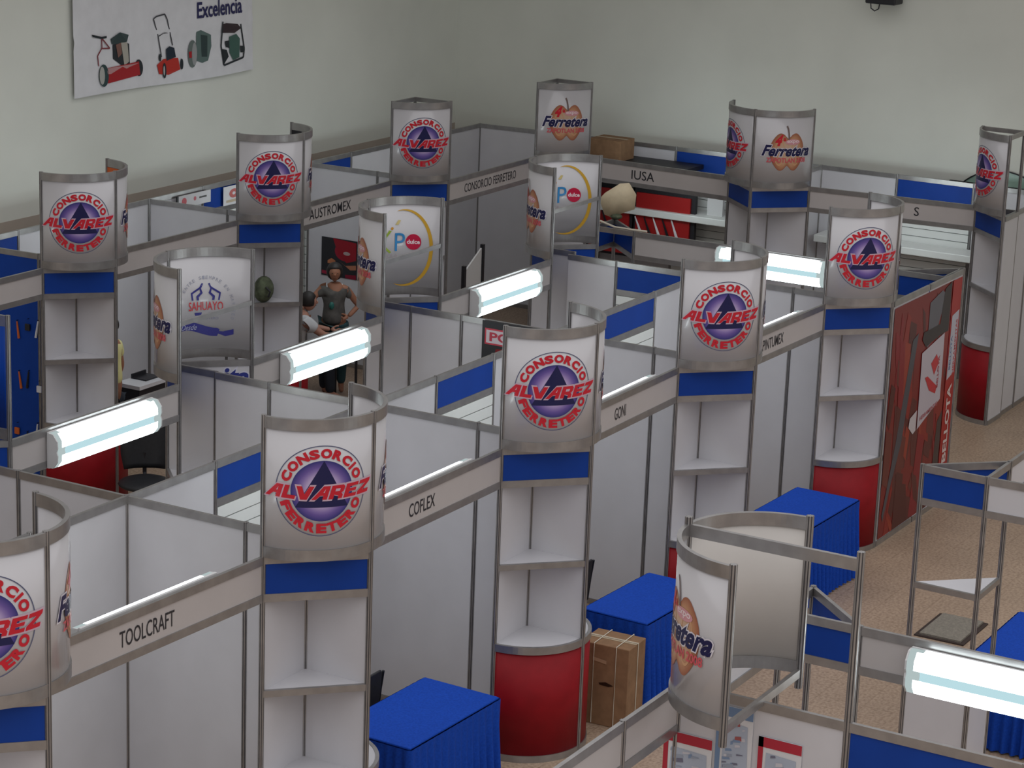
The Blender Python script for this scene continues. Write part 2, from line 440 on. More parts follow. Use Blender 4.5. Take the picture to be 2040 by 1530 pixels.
def tower(label, cx, cy, angs, outs, ins=(None, None), r=0.495, chord_bar=False, back_header=False, face='gloss', infill=None, blue=True, gr=None, skip=(), word=None):
    """display tower: angs are the post directions, a quarter-round bay between each pair"""
    T = thing('display_tower', label, 'display tower', (cx, cy, 0), gr)
    for a in angs:
        x, y = pt(cx, cy, r, a)
        MB().post(x, y, 0, HT+0.005).build('post', T)
    MB().post(cx, cy, 0, HT if back_header else HW).build('post', T)
    for a in angs:                            # flat back boards from the rear post to each outer post
        if a in skip: continue
        MB().slab((cx, cy), pt(cx, cy, r, a), 0.008, 0.03, HW-RAIL, 'white', 0.018).build('back_board', T)
        rail((cx, cy), pt(cx, cy, r, a), HW, T)
        if back_header:
            rail((cx, cy), pt(cx, cy, r, a), HT, T, 0.05); 
    for i in range(len(angs)-1):
        a0, a1 = angs[i], angs[i+1]; p, q = pt(cx, cy, r, a0), pt(cx, cy, r, a1)
        header(T, cx, cy, r, a0, a1, outs[i], ins[i], face, infill)
        if blue:
            if word and i == 0:
                vb = MB().slab(p, q, 0.010, HF+0.03, HW-0.03, 'white', 0.02).build('valance_board', T)
                pr = Print(); pr.otext('bonita', 0.03, 0.012, 0.60, 0.17, (0.03,0.04,0.22), (0.62,0.62,0.70), 1, 0.03, 0.05, 0.2)
                m_ = (Vector(p)+Vector(q))/2; nn = Vector((cx-m_.x, cy-m_.y, 0)).normalized()
                pr.bake(on_plane((m_.x+nn.x*.005, m_.y+nn.y*.005, (HF+HW)/2), (-nn.y, nn.x, 0) if False else (nn.y*-1, nn.x, 0), nn), 'lettering', vb)
            else: MB().slab(p, q, 0.010, HF+0.03, HW-0.03, 'blue', 0.02).build('blue_board', T)['label'] = 'deep blue valance board'
            rail(p, q, HW, T, 0.05); rail(p, q, HF+RAIL, T)
        # triangular shelf
        d = 0.02
        MB().prism([(cx, cy), p, q], HS-0.018, HS, 'white').build('shelf', T)
        rail(p, q, HS+0.004, T, 0.045)
        # quarter-round counter
        n = 16; arcp = [pt(cx, cy, r-0.012, a0+(a1-a0)*k/n) for k in range(n+1)]
        MB().prism([(cx, cy)]+arcp, HC-0.018, HC, 'white').build('counter_top', T)
        MB().arc(cx, cy, r, a0, a1, HC-0.055, HC+0.004, 0.026, 'alu', 20).build('curved_rail', T)
        MB().arc(cx, cy, r, a0, a1, 0.05, HC-0.05, 0.008, 'red', 20).build('counter_front', T, True)['label'] = 'curved red counter front'
        MB().arc(cx, cy, r, a0, a1, 0.0, 0.055, 0.026, 'alu', 20).build('curved_rail', T)
    if chord_bar: rail(pt(cx, cy, r, angs[0]), pt(cx, cy, r, angs[-1]), 2.99, T, 0.04, 'brace', 0.02)
    return T

A4 = [('alvarez', 'ferretera')]*5
TW1 = [(-3.05, 0.09), (0, 0), (3.03, 0), (6.04, 0.02), (9.1, -0.03)]
lab1 = ['white display tower cut by the left edge, Alvarez emblem half out of frame',
        'nearest full white display tower, left of the COFLEX fascia, Alvarez emblem on header',
        'white display tower between the COFLEX and GONI fascias with bright red curved counter',
        'white display tower between the GONI and PINTUMEX fascias',
        'white display tower beside the big red poster wall, right end of the PINTUMEX fascia']
for (x, y), l in zip(TW1, lab1): tower(l, x, y, (180, 270, 360), ('alvarez', 'ferretera'), gr='row of towers along the front aisle')
TW2 = [(0.04, 3.0, None, None, 'white tower header at the far left edge with dark blue inner lining', 'blue'),
       (3.05, 3.0, 'ferretera', 'sahuayo', 'tower seen from behind with red SAHUAYO lettering inside its header', None),
       (6.05, 3.0, 'ferretera', 'dulce', 'tower with yellow swoosh inside its header, in front of the AUSTROMEX fascia end', None),
       (9.2, 3.0, 'ferretera', 'dulce', 'farther tower with yellow swoosh inside its header, left of the IUSA fascia', None)]
for x, y, o, i, l, inf in TW2:
    tower(l, x, y, (0, 90, 180), (None, o), (i, None), chord_bar=(inf is None), infill=inf, gr='towers seen from behind', skip=(0, 180), word=(i == 'sahuayo'))
tower('far left white tower with Alvarez emblem and an orange lining inside its header', 5.66, 6.64, (180, 270, 360), ('alvarez', 'ferretera'), infill='orange', gr='towers along the rear aisle')
tower('white tower left of the AUSTROMEX fascia with black lining inside its header', 8.80, 6.62, (180, 270, 360), ('alvarez', 'ferretera'), infill='black', gr='towers along the rear aisle')
tower('slim tower with Alvarez emblem left of the CONSORCIO FERRETERO fascia', 11.90, 6.66, (180, 270), ('alvarez',), (None,), back_header=True, gr='towers along the rear aisle')
tower('slim tower with only the Ferretera pumpkin emblem, tallest in the far corner', 14.56, 6.20, (180, 270), ('ferretera',), (None,), back_header=True, gr='towers along the rear aisle')
tower('white tower right of the IUSA fascia showing half Alvarez and whole Ferretera emblem', 14.44, 3.15, (90, 180, 270), ('alvarez', 'ferretera'), r=0.53, gr='towers along the right aisle')
tower('open framed tower at the right edge above a red counter, half an Alvarez emblem', 14.62, 0.08, (90, 180), ('alvarez',), (None,), r=0.50, back_header=True, gr='towers along the right aisle')

# the empty header standing over the lower right
HX, HY = -0.87, -3.65
T = thing('header_frame', 'big round header with Ferretera emblem and bare frame at lower right', 'header sign', (HX, HY, 0))
header(T, HX, HY, 0.51, 90, 180, 'ferretera', None); header(T, HX, HY, 0.51, 0, 90, None, None, 'cream')
for a in (0, 180): x, y = pt(HX, HY, 0.51, a); MB().post(x, y, HW-0.09, HT+0.01, 0.023).build('post', T)
for a in (90, 270): x, y = pt(HX, HY, 0.51, a); MB().post(x, y, 0, HT+0.04, 0.023).build('post', T)
rail(pt(HX, HY, .51, 90), pt(HX, HY, .51, 270), HT, T, 0.07); rail(pt(HX, HY, .51, 0), pt(HX, HY, .51, 180), HW+0.03, T, 0.05)

# ---------------------------------------------------------------- straight runs
def wall_run(label, p0, p1, cuts, kinds, posts=None, slat_side=1, name='partition_wall', gr=None, top=HW):
    """partition wall: cuts are distances of the posts, kinds one per bay: white / slat / skip"""
    p0 = Vector(p0); p1 = Vector(p1); d = (p1-p0).normalized(); n = Vector((-d.y, d.x))*slat_side
    T = thing(name, label, 'partition wall', (p0.x, p0.y, 0), gr)
    at = lambda s: tuple(p0+d*s)
    for k, s in enumerate(cuts):
        if posts is None or posts[k]:
            x, y = at(s); MB().post(x, y, 0, top+0.004).build('post', T)
    for k, kd in enumerate(kinds):
        a, b = at(cuts[k]), at(cuts[k+1])
        if kd == 'skip': continue
        rail(a, b, top, T); rail(a, b, RAIL, T)
        if kd in ('white', 'blueall', 'red', 'grey'):
            MB().slab(a, b, 0.008, RAIL-0.01, top-RAIL+0.01, {'white':'white','blueall':'blue','red':'red','grey':'white'}[kd], 0.018).build('panel', T)
        elif kd == 'slat':
            MB().slab(a, b, 0.010, top-0.30, top-RAIL+0.01, 'blue', 0.018).build('blue_board', T)['label'] = 'blue valance board'
            rail(a, b, top-0.285, T, 0.06)
            mb = MB().slab(a, b, 0.006, RAIL-0.01, top-0.33, 'gap', 0.018)
            off = Vector(n)*0.010; z = top-0.35
            while z > 0.15:
                for sgn in (1, -1):
                    aa = Vector(a)+off*sgn; bb = Vector(b)+off*sgn
                    mb.slab(aa, bb, 0.012, z-0.092, z, 'slat', 0.018)
                z -= 0.100
            mb.build('slatted_board', T)
    return T

W1 = [0, 3.03, 6.04, 9.08]
# dividers, front row to rear row of the double block
dl = ['long divider wall between the TOOLCRAFT and COFLEX stands, running back from its tower',
      'long divider wall between the COFLEX and GONI stands, passing the SAHUAYO tower',
      'divider wall between the GONI and PINTUMEX stands, black banner hung on it']
for i, l in enumerate(dl):
    x = W1[i]
    wall_run(l, (x, 0), (x, 3.0), [0, .49, 1.49, 2.45, 3.0], ['white']*4, [0,1,1,1,0], gr='divider walls')
wall_run('divider wall at the left edge behind the half-cut tower', (-3.03, 0.09), (-3.0, 3.0), [0, .45, 1.4, 2.40, 2.9], ['white']*4, [0,1,1,1,1], gr='divider walls')
T = wall_run('end partition with blue valance behind the two right-hand towers', (9.08, 0), (9.05, 3.0), [0, .49, 1.49, 2.43, 3.0], ['white', 'white', 'slat', 'white'], [0,1,1,1,0], gr='divider walls')
# shared back walls
def back(i, l, cuts, kinds, posts): wall_run(l, (W1[i], 1.49), (W1[i+1], 1.49), cuts, kinds, posts, gr='shared back walls')
wall_run('back wall of the TOOLCRAFT stand at the lower left', (-3.0, 1.49), (0, 1.49), [0, 1, 2, 3.0], ['white', 'slat', 'white'], [0,1,1,0], gr='shared back walls')
back(0, 'back wall of the COFLEX stand, blue board and slats behind the nearest tower', [0, 1.0, 2.0, 3.03], ['white', 'slat', 'white'], [0,1,1,0])
back(1, 'back wall of the GONI stand, blue board and slats left of its tower', [0, 1.0, 1.94, 3.01], ['white', 'slat', 'white'], [0,1,1,0])
back(2, 'back wall of the PINTUMEX stand, blue board and slats in the middle', [0, .92, 2.0, 3.04], ['white', 'slat', 'white'], [0,1,1,0])

# ---------------------------------------------------------------- fascias
def fascia(label, p, q, text=None, tpos=0.5, tw=0.6, side=-1, kinds=None, z0=HF, z1=HW, posts=(), name='fascia_board', gr='fascia boards', th_=0.105, foot=0):
    """header board across a stand front; text sits on the side given by `side`"""
    p = Vector(p); q = Vector(q); d = (q-p).normalized(); L = (q-p).length
    T = thing(name, label, 'fascia board', (p.x, p.y, 0), gr)
    rail(p, q, z1, T); rail(p, q, z0+RAIL, T)
    cuts = [0]+list(posts)+[L]; kinds = kinds or ['fasc']*(len(cuts)-1)
    for k in range(len(cuts)-1):
        a, b = p+d*cuts[k], p+d*cuts[k+1]
        last = MB().slab(a, b, 0.008, z0+0.03, z1-0.03, kinds[k], 0.015).build('board', T)
    for s in posts: x, y = p+d*s; MB().post(x, y, z0 if not foot else 0, z1+0.004).build('post', T)
    if text:
        pr = Print(); pr.text(text, 0, 0, tw, th_, (0.03, 0.03, 0.035), 1, 0.004)
        n = Vector((-d.y, d.x, 0))*side; o = p+d*(L*tpos); ux = Vector((d.x, d.y, 0)) if side == -1 else -Vector((d.x, d.y, 0))
        pr.bake(on_plane((o.x, o.y, (z0+z1)/2+0.002)+Vector((0,0,0)) if False else Vector((o.x, o.y, (z0+z1)/2))+n*0.0045, ux, n), 'lettering', T)
    return T
R = 0.495
def fr(i): return (TW1[i][0]+R, TW1[i][1])
def fl(i): return (TW1[i][0]-R, TW1[i][1])
fascia('fascia board reading TOOLCRAFT', fr(0), fl(1), 'TOOLCRAFT', 0.455, 0.50)
fascia('fascia board reading COFLEX', fr(1), fl(2), 'COFLEX', 0.455, 0.345, th_=0.10)
fascia('fascia board reading GONI', fr(2), fl(3), 'GONI', 0.47, 0.20, th_=0.10)
fascia('fascia board reading PINTUMEX', fr(3), fl(4), 'PINTUMEX', 0.46, 0.44, th_=0.10)
fascia('fascia board at far left behind the brightest left lamp', (0.04+R, 3.0), (3.05-R, 3.0))
fascia('fascia board behind the middle lamp, left of the seated man', (3.05+R, 3.0), (6.05-R, 3.0))
fascia('fascia board behind the third lamp, below the CONSORCIO FERRETERO stand', (6.05+R, 3.0), (9.2-R, 3.0))
fascia('blank fascia board left of the far left tower', (3.0, 6.66), (5.66-R, 6.64))
fascia('blank fascia board between the two leftmost rear towers', (5.66+R, 6.64), (8.80-R, 6.62))
fascia('fascia board reading AUSTROMEX', (8.80+R, 6.62), (11.90-R, 6.66), 'AUSTROMEX', 0.38, 0.86, th_=0.115)
fascia('fascia board reading CONSORCIO FERRETERO', (11.90, 6.66-R), (14.56-R, 6.20), 'CONSORCIO FERRETERO', 0.47, 1.28, th_=0.105)
fascia('fascia board reading IUSA', (14.56, 6.20-R), (14.44, 3.15+.53), 'IUSA', 0.40, 0.33, th_=0.115)
fascia('long blank fascia board between the two right-hand rear towers, ending in letter S', (14.44, 3.15-.53), (14.62, 0.08+.5), 'S', 0.655, 0.06, th_=0.105)

# end stand behind the red poster wall
X4 = 10.56
fascia('fascia board holding the lamp left of the rightmost front tower', (X4, 3.0), (X4, 0.0), side=1)
def corner_tower(label, c, p, q, blues, low=False):
    """triangular open tower: corner post c, outer posts p and q"""
    T = thing('corner_tower', label, 'corner tower', (c[0], c[1], 0), 'triangular corner towers')
    for a in (c, p, q): MB().post(a[0], a[1], 0, HW+0.004).build('post', T)
    for a, b, k in ((c, p, 'cp'), (c, q, 'cq'), (p, q, 'pq')):
        rail(a, b, HW, T)
        if k in blues:
            rail(a, b, HF+RAIL, T)
            MB().slab(a, b, 0.008, HF+0.03, HW-0.03, 'blue', 0.018).build('blue_board', T)
    MB().prism([c, p, q], HS-0.018, HS, 'white').build('shelf', T)
    rail(c, p, HS+0.004, T, 0.045); rail(c, q, HS+0.004, T, 0.045)
    if low:
        for a, b in ((c, p), (c, q), (p, q)): MB().slab(a, b, 0.008, 0.03, 0.88, 'white', 0.018).build('low_board', T); rail(a, b, 0.92, T, 0.045)
        MB().prism([c, p, q], 0.90, 0.925, 'white').build('counter_top', T)
    return T
corner_tower('triangular corner tower with blue boards right of the farther swoosh tower', (X4, 3.5), (11.06, 3.5), (X4, 3.0), ('cp', 'pq'))
corner_tower('triangular corner tower behind the top of the red poster wall', (X4, -0.52), (X4, -0.02), (11.06, -0.52), ('pq', 'cp'))
corner_tower('triangular corner tower with blue boards beside the big round header', (0.57, -3.13), (1.07, -3.13), (0.57, -3.65), ('cq', 'pq'))
corner_tower('free triangular corner tower with blue board and white shelf, right of the red wall', (4.05, -3.24), (4.07, -2.73), (4.55, -3.24), ('cp', 'pq'), True)

# lower right stand
fascia('blank low fascia board in two lengths at the bottom centre', (-2.75, -3.14), (-0.87, -3.14), posts=(1.19,))
fascia('short fascia board seen through the big round header', (-0.87, -3.13), (0.57, -3.13), kinds=['white'])
wall_run('partition wall under the big round header with torn posters', (-0.87, -3.14), (-0.87, -4.16), [0, 1.02], ['white'], [0, 0], gr='lower right partitions')
wall_run('partition wall with blue valance at the bottom right edge', (-0.87, -4.16), (-0.87, -6.2), [0, 1.0, 2.04], ['slat', 'slat'], [0,1,1], gr='lower right partitions')
fascia('fascia board holding the brightest lamp at the right edge', (0.57, -3.65), (0.57, -6.3), side=-1)
fascia('blank fascia board running off the right edge from the free corner tower', (4.05, -3.24), (4.05, -5.3), kinds=['white'])
T = fascia('short white board going away from the free corner tower at the right edge', (4.55, -3.24), (6.2, -3.24), kinds=['white'])

# uprights carrying the free ends of the open stands
for nm_, x, y in (('at the left end of the low bottom fascia', -2.75, -3.14), ('at the far end of the brightest lamp fascia', 0.57, -6.3),
                  ('at the right end of the free corner tower fascia', 4.05, -5.3), ('at the end of the short white board', 6.2, -3.24)):
    o = MB().post(x, y, 0, HW).build('support_post'); tag(o, 'aluminium post '+nm_, 'post', 'free standing posts')

# rear row partitions
wall_run('blue product wall at the far left edge', (5.66, 6.64), (5.60, 8.08), [0, .45, 1.44], ['blueall', 'blueall'], [0,1,1], gr='rear stand dividers')
wall_run('grey divider inside the stand right of the far left tower', (8.72, 6.62), (8.64, 8.08), [0, .42, 1.45], ['white', 'white'], [0,1,1], gr='rear stand dividers')
wall_run('divider behind the AUSTROMEX stand next to the slim tower, poster on it', (11.80, 6.7), (11.80, 8.1), [0, .40, 1.40], ['white', 'white'], [0,1,1], gr='rear stand dividers')
wall_run('back wall of the far left stand with blue board', (5.6, 8.0), (8.64, 8.08), [0, .80, 1.80, 3.04], ['slat', 'white', 'white'], [1,1,1,0], gr='rear back walls')
wall_run('back wall behind the AUSTROMEX fascia with poster and blue board', (8.64, 8.08), (11.75, 8.12), [0, 1.0, 2.0, 3.11], ['white', 'slat', 'white'], [0,1,1,0], gr='rear back walls')
wall_run('back wall of the far corner stand, meeting the tall corner post', (11.75, 8.12), (15.9, 8.10), [0, 1.0, 2.65, 4.15], ['slat', 'white', 'white'], [0,1,1,1], gr='rear back walls')
# right row
wall_run('right back wall of the corner stand', (15.9, 8.10), (16.0, 6.25), [0, .93, 1.85], ['white', 'white'], [0,1,1], gr='right back walls')
wall_run('back wall of the IUSA stand with slats and blue board', (16.0, 6.25), (16.0, 3.12), [0, 1.08, 2.1, 3.13], ['white', 'slat', 'slat'], [0,1,1,1], gr='right back walls')
wall_run('back wall of the farthest right stand with blue board and slats', (16.0, 3.12), (16.03, 0.08), [0, 1.02, 2.02, 3.04], ['white', 'slat', 'white'], [0,1,1,1], gr='right back walls')
wall_run('short divider behind the tower right of the IUSA fascia', (14.44, 3.15), (16.0, 3.12), [0, .5, 1.56], ['white', 'white'], [0,1,0], gr='right row dividers')
wall_run('short divider between the corner stand and the IUSA stand', (14.56, 6.2), (16.0, 6.25), [0, .45, 1.44], ['white', 'white'], [0,1,0], gr='right row dividers')
wall_run('end wall of the right row beside the open framed tower', (14.62, 0.08), (16.03, 0.08), [0, .47, 1.41], ['white', 'white'], [0,1,0], gr='right row dividers')
wall_run('end wall of the right row in front of the framed tower post', (14.12, 0.06), (14.60, 0.06), [0, .48], ['white'], [0,0], gr='right row dividers')

# red poster wall
RW = wall_run('tall wall covered by a red tool poster, reading BELLOTA down its edge', (9.12, -0.53), (11.06, -0.54), [0, .97, 1.94], ['white', 'white'], [0,0,1], gr=None, name='poster_wall')
pr = Print(); w, h = 1.88, 2.34; LX = lambda u: -w/2+u*w; LZ = lambda v: h/2-v*h
def PP(pts): return [(LX(u), LZ(v)) for u, v in pts]
pr.poly(PP([(0,0),(1,0),(1,1),(0,1)]), (0.17,0.012,0.012), 0)
random.seed(11)
for k in range(60):                       # blurred stacked tool handles printed on the poster
    u = random.uniform(0.0, .78); v = random.uniform(0, .95); a = random.uniform(.03, .12); b = random.uniform(.12, .42)
    c = random.choice([(0.07,0.012,0.012), (0.22,0.015,0.012), (0.12,0.022,0.018), (0.26,0.03,0.015), (0.09,0.016,0.016), (0.20,0.008,0.015)])
    sk = random.uniform(-.09, .09)
    q = [(u, v), (min(.86, u+a), v+.03), (min(.86, u+a+sk), min(1, v+b)), (max(0, u+sk), min(1, v+b-.04))]
    pr.poly(PP(q), c, 1+k*0.03)
pr.poly(PP([(.30,.18),(.38,.16),(.24,.62),(.12,.80),(.05,.93),(.03,.90),(.16,.60)]), (0.06,0.06,0.075), 3)
pr.poly(PP([(.52,.05),(.70,.02),(.78,.05),(.62,.22),(.52,.25)]), (0.10,0.10,0.12), 3)
pr.poly(PP([(.74,.02),(.84,.0),(.84,.22),(.72,.22),(.50,.24),(.44,.20),(.46,.17),(.70,.17)]), (0.02,0.012,0.015), 4)
pr.poly(PP([(.78,.62),(.85,.58),(.85,.98),(.74,1.0)]), (0.05,0.03,0.03), 3)
pr.poly(PP([(.86,0),(1,0),(1,1),(.86,1)]), (0.33,0.010,0.010), 5)
pr.poly(PP([(.45,.26),(.78,.22),(.79,.52),(.46,.60)]), (0.46,0.42,0.47), 6)
pr.poly(PP([(.34,.53),(.44,.51),(.44,.60),(.40,.61),(.33,.57)]), (0.50,0.46,0.48), 6)
pr.poly(PP([(.60,.33),(.68,.30),(.72,.34),(.66,.39)]), (0.45,0.02,0.03), 8)
pr.poly(PP([(.52,.38),(.56,.38),(.72,.45),(.70,.48),(.60,.45)]), (0.45,0.02,0.03), 8)
pr.text('BELLOTA', LX(.72), LZ(.385), .34, .05, (0.40,0.04,0.06), 8, 0.02, 0, PI/2)
pr.text('HERRAMIENTAS', LX(.62), LZ(.545), .50, .045, (0.40,0.10,0.12), 8, 0.02, 0, 0.13)
pr.poly(PP([(.88,.16),(.985,.145),(.975,.43),(.87,.45)]), (0.44,0.44,0.50), 7)
pr.text('BELLOTA', LX(.90), LZ(.33), .36, .05, (0.08,0.14,0.30), 8, 0.02, 0, PI/2)
pr.text('HERRAMIENTAS', LX(.96), LZ(.31), .58, .05, (0.45,0.05,0.06), 8, 0.02, 0, PI/2)
pr.text('LA BELLOTA', LX(.93), LZ(.72), 1.14, .12, (0.62,0.52,0.50), 8, 0.03, 0, PI/2)
pr.bake(on_plane((10.09, -0.5415, 1.235), (1, 0, 0), (0, -1, 0)), 'red_tool_poster', RW)

# ---------------------------------------------------------------- lamps
def lamp(label, cx, cy, dirx, diry, nx, ny, z0=2.18, L=1.25, gr='fluorescent fittings', dz=0.27):
    """wrap-round fluorescent fitting; dir = its length direction, n = the way it faces"""
    T = thing('fluorescent_fitting', label, 'fluorescent light', (cx, cy, z0), gr)
    d = Vector((dirx, diry, 0)); n = Vector((nx, ny, 0)); c = Vector((cx, cy, 0))
    prof = [(0.0, 0.0), (0.045, 0.004), (0.085, 0.055), (0.088, 0.105), (0.078, 0.135), (0.088, 0.162), (0.085, 0.215), (0.045, dz-0.004), (0.0, dz)]
    mats = ['tube', 'tube', 'tube', 'lens', 'lens', 'tube', 'tube', 'tube']
    def P(s, k): o, z = prof[k]; return tuple(c+d*s+n*(o+0.02)+Vector((0, 0, z0+z)))
    b = MB(); h = L/2
    b.slab(c+n*0.012-d*h, c+n*0.012+d*h, 0.02, z0-0.005, z0+dz+0.005, 'housing'); b.build('housing', T)
    segs = [-h+0.004, -h+0.05, -h+0.09, h-0.09, h-0.05, h-0.004]
    lens = MB()
    for i in range(5):
        for k in range(8):
            m = mats[k] if i == 2 else ('lensend' if i in (0, 4) or k in (0, 3, 4, 7) else 'tube')
            lens.add([P(segs[i], k), P(segs[i+1], k), P(segs[i+1], k+1), P(segs[i], k+1)], [(0, 1, 2, 3)], m)
    lens.build('diffuser', T)
    for s in (-h, h):
        e = MB(); N = len(prof)
        e.add([P(s-0.006, k) for k in range(N)]+[P(s+0.006, k) for k in range(N)],
              [tuple(range(N)), tuple(range(N, 2*N))]+[(k, (k+1) % N, N+(k+1) % N, N+k) for k in range(N)], 'housing')
        e.build('end_cap', T)
    return T
lamp('lit fluorescent fitting farthest left, above the black office chair', 1.55, 2.985, 1, 0, 0, -1)
lamp('lit fluorescent fitting in the middle, below the seated man', 4.56, 2.985, 1, 0, 0, -1)
lamp('lit fluorescent fitting below the CONSORCIO FERRETERO stand', 7.70, 2.985, 1, 0, 0, -1)
lamp('lit fluorescent fitting behind the tower right of GONI', X4-0.015, 1.355, 0, 1, -1, 0, 2.19, 1.25)
lamp('largest and nearest lit fluorescent fitting at the right edge', 0.555, -4.62, 0, 1, -1, 0, 2.16)
for x, l in ((-1.55, 'TOOLCRAFT'), (1.53, 'COFLEX'), (4.55, 'GONI'), (7.56, 'PINTUMEX')):
    i0 = {'TOOLCRAFT': 0, 'COFLEX': 1, 'GONI': 2, 'PINTUMEX': 3}[l]; p_, q_ = Vector(fr(i0)), Vector(fl(i0+1)); d_ = (q_-p_).normalized(); yy = p_.y+(x-p_.x)*d_.y/d_.x
    lamp('fluorescent fitting behind the %s fascia, only its bright top edge showing' % l, x-d_.y*0.02, yy+0.02, d_.x, d_.y, -d_.y, d_.x, 2.212)
def lamp_on(label, p, q, t, flip=1, z0=2.17):
    p, q = Vector(p), Vector(q); d = (q-p).normalized(); n = Vector((-d.y, d.x))*flip; c = p+(q-p)*t+n*0.02
    lamp(label, c.x, c.y, d.x, d.y, n.x, n.y, z0, 1.25, 'fluorescent fittings', 0.26)
lamp_on('fluorescent fitting hidden behind the blank rear fascia right of the orange-lined tower', (5.66+R, 6.64), (8.80-R, 6.62), .5)
lamp_on('fluorescent fitting hidden behind the AUSTROMEX fascia', (8.80+R, 6.62), (11.90-R, 6.66), .5)
lamp_on('fluorescent fitting hidden behind the CONSORCIO FERRETERO fascia', (11.90, 6.66-R), (14.56-R, 6.20), .5)
lamp_on('fluorescent fitting hidden behind the IUSA fascia', (14.56, 6.20-R), (14.44, 3.68), .5)
lamp_on('fluorescent fitting hidden behind the long blank right fascia', (14.44, 2.62), (14.62, 0.58), .5)
lamp_on('fluorescent fitting hidden behind the blank fascia left of the far left tower', (3.0, 6.66), (5.66-R, 6.64), .5)

# ---------------------------------------------------------------- hall
YW, XW, ZC = 8.8, 16.4, 8.6
def flat(name, vs, m):
    b = MB(); b.add(vs, [tuple(range(len(vs)))], m); return struct(b.build(name))
b = MB().box((-26, -24, -0.1), (XW+.2, YW+.2, 0), 'floor'); struct(b.build('floor'))
b = MB().box((-26, YW, 2.36), (XW+.2, YW+.2, ZC), 'wall'); struct(b.build('wall_left'))
b = MB().box((-26, YW-0.004, 0), (XW, YW+.2, 2.36), 'dado'); struct(b.build('trim_1'))
b = MB().box((XW, -24, 0), (XW+.2, YW, ZC), 'wall'); struct(b.build('wall_right'))
b = MB().box((12.6, -24, ZC), (XW+.2, YW+.2, ZC+.2), 'ceil'); b.box((-26, 5.6, ZC), (12.6, YW+.2, ZC+.2), 'ceil'); struct(b.build('shade_ceiling'))  # unseen partial ceiling, cut to an L along the walls to darken their tops
# arched window low in the right wall
yc, zb, hw, hh = 0.86, 2.02, 0.68, 0.60
n = 24; arch = [(yc+hw*math.cos(PI*i/n), zb+hh*math.sin(PI*i/n)) for i in range(n+1)]
wdw = MB(); wdw.add([(XW-0.02, y, z) for y, z in arch]+[(XW-0.02, yc, zb)], [tuple(range(n+1))], 'glassgreen')
o = struct(wdw.build('window_1'))
fr_ = MB(); fr_.tube([(XW-0.03, y, z) for y, z in arch], 0.009, 'black', 6); fr_.box((XW-0.05, yc-hw, zb+0.27), (XW-0.012, yc+hw, zb+0.41), 'black')
fr_.build('window_frame', o)

# flood light at the top of the right wall
T = thing('floodlight', 'small black floodlight with wire loop at the top of the right wall', 'floodlight', (16.2, 2.52, 4.65))
MB().box((16.05, 2.32, 4.55), (16.33, 2.72, 4.85), 'black').build('lamp_body', T, bevel=0.02)
MB().box((16.30, 2.42, 4.62), (16.40, 2.62, 4.80), 'steel').build('bracket', T)
MB().tube([(16.1, 2.66, 4.56), (16.1, 2.65, 4.49), (16.1, 2.60, 4.46), (16.1, 2.55, 4.49), (16.1, 2.54, 4.56)], 0.008, 'steel', 6).build('wire_loop', T)

# machinery banner on the left wall
bn = thing('wall_banner', 'large white wall banner printed with mowers, an engine and a pump', 'banner', (9.8, YW-0.03, 4.3))
BL, BR, B0, B1 = 8.20, 11.53, 3.57, 5.4
g = MB(); nx, nz = 40, 24; vs = []; fs = []
def wob(u, v): return 0.012*math.sin(9*u+3*v)+0.010*math.sin(23*u-5*v)*v + (0.014 if abs(v-0.345) < .02 else 0)
for j in range(nz+1):
    for i in range(nx+1):
        u, v = i/nx, j/nz; vs.append((BL+(BR-BL)*u-0.05*v, YW-0.045-wob(u, v), B0+(B1-B0)*v+0.012*math.sin(7*u)*(1-v)))
for j in range(nz):
    for i in range(nx): a = j*(nx+1)+i; fs.append((a, a+1, a+nx+2, a+nx+1))
g.add(vs, fs, 'paper'); sheet = g.build('banner_sheet', bn, True)
pr = Print()
def bp(px, py):                            # banner picture coordinates
    u = (px-60)/1860; return ((BR-BL)*(u-.5), (960-py-u*250)/1000*1.12)
def bpoly(pts, c, lay=1): pr.poly([bp(*q) for q in pts], c, lay)
def bline(pts, c, wd=9, lay=2):
    P2 = [Vector(bp(*q)) for q in pts]
    for a, b_ in zip(P2, P2[1:]):
        d = (b_-a).normalized(); nn = Vector((-d.y, d.x))*wd*0.0009; pr.poly([tuple(a-nn), tuple(b_-nn), tuple(b_+nn), tuple(a+nn)], c, lay)
def bell(cx, cy, rx, ry, c, lay=1): bpoly([(cx+rx*math.cos(2*PI*i/20), cy+ry*math.sin(2*PI*i/20)) for i in range(20)], c, lay)
K = (0.02,0.025,0.03); RD = (0.36,0.015,0.02); GR = (0.10,0.15,0.14); DG = (0.03,0.05,0.05)
def on_ban(x, y, lay): 
    u = (x/(BR-BL))+.5; v = min(1, max(0, y/(B1-B0)))
    return (BL+(BR-BL)*u-0.05*v, YW-0.045-wob(u, v)-0.006-0.002*lay, B0+y)
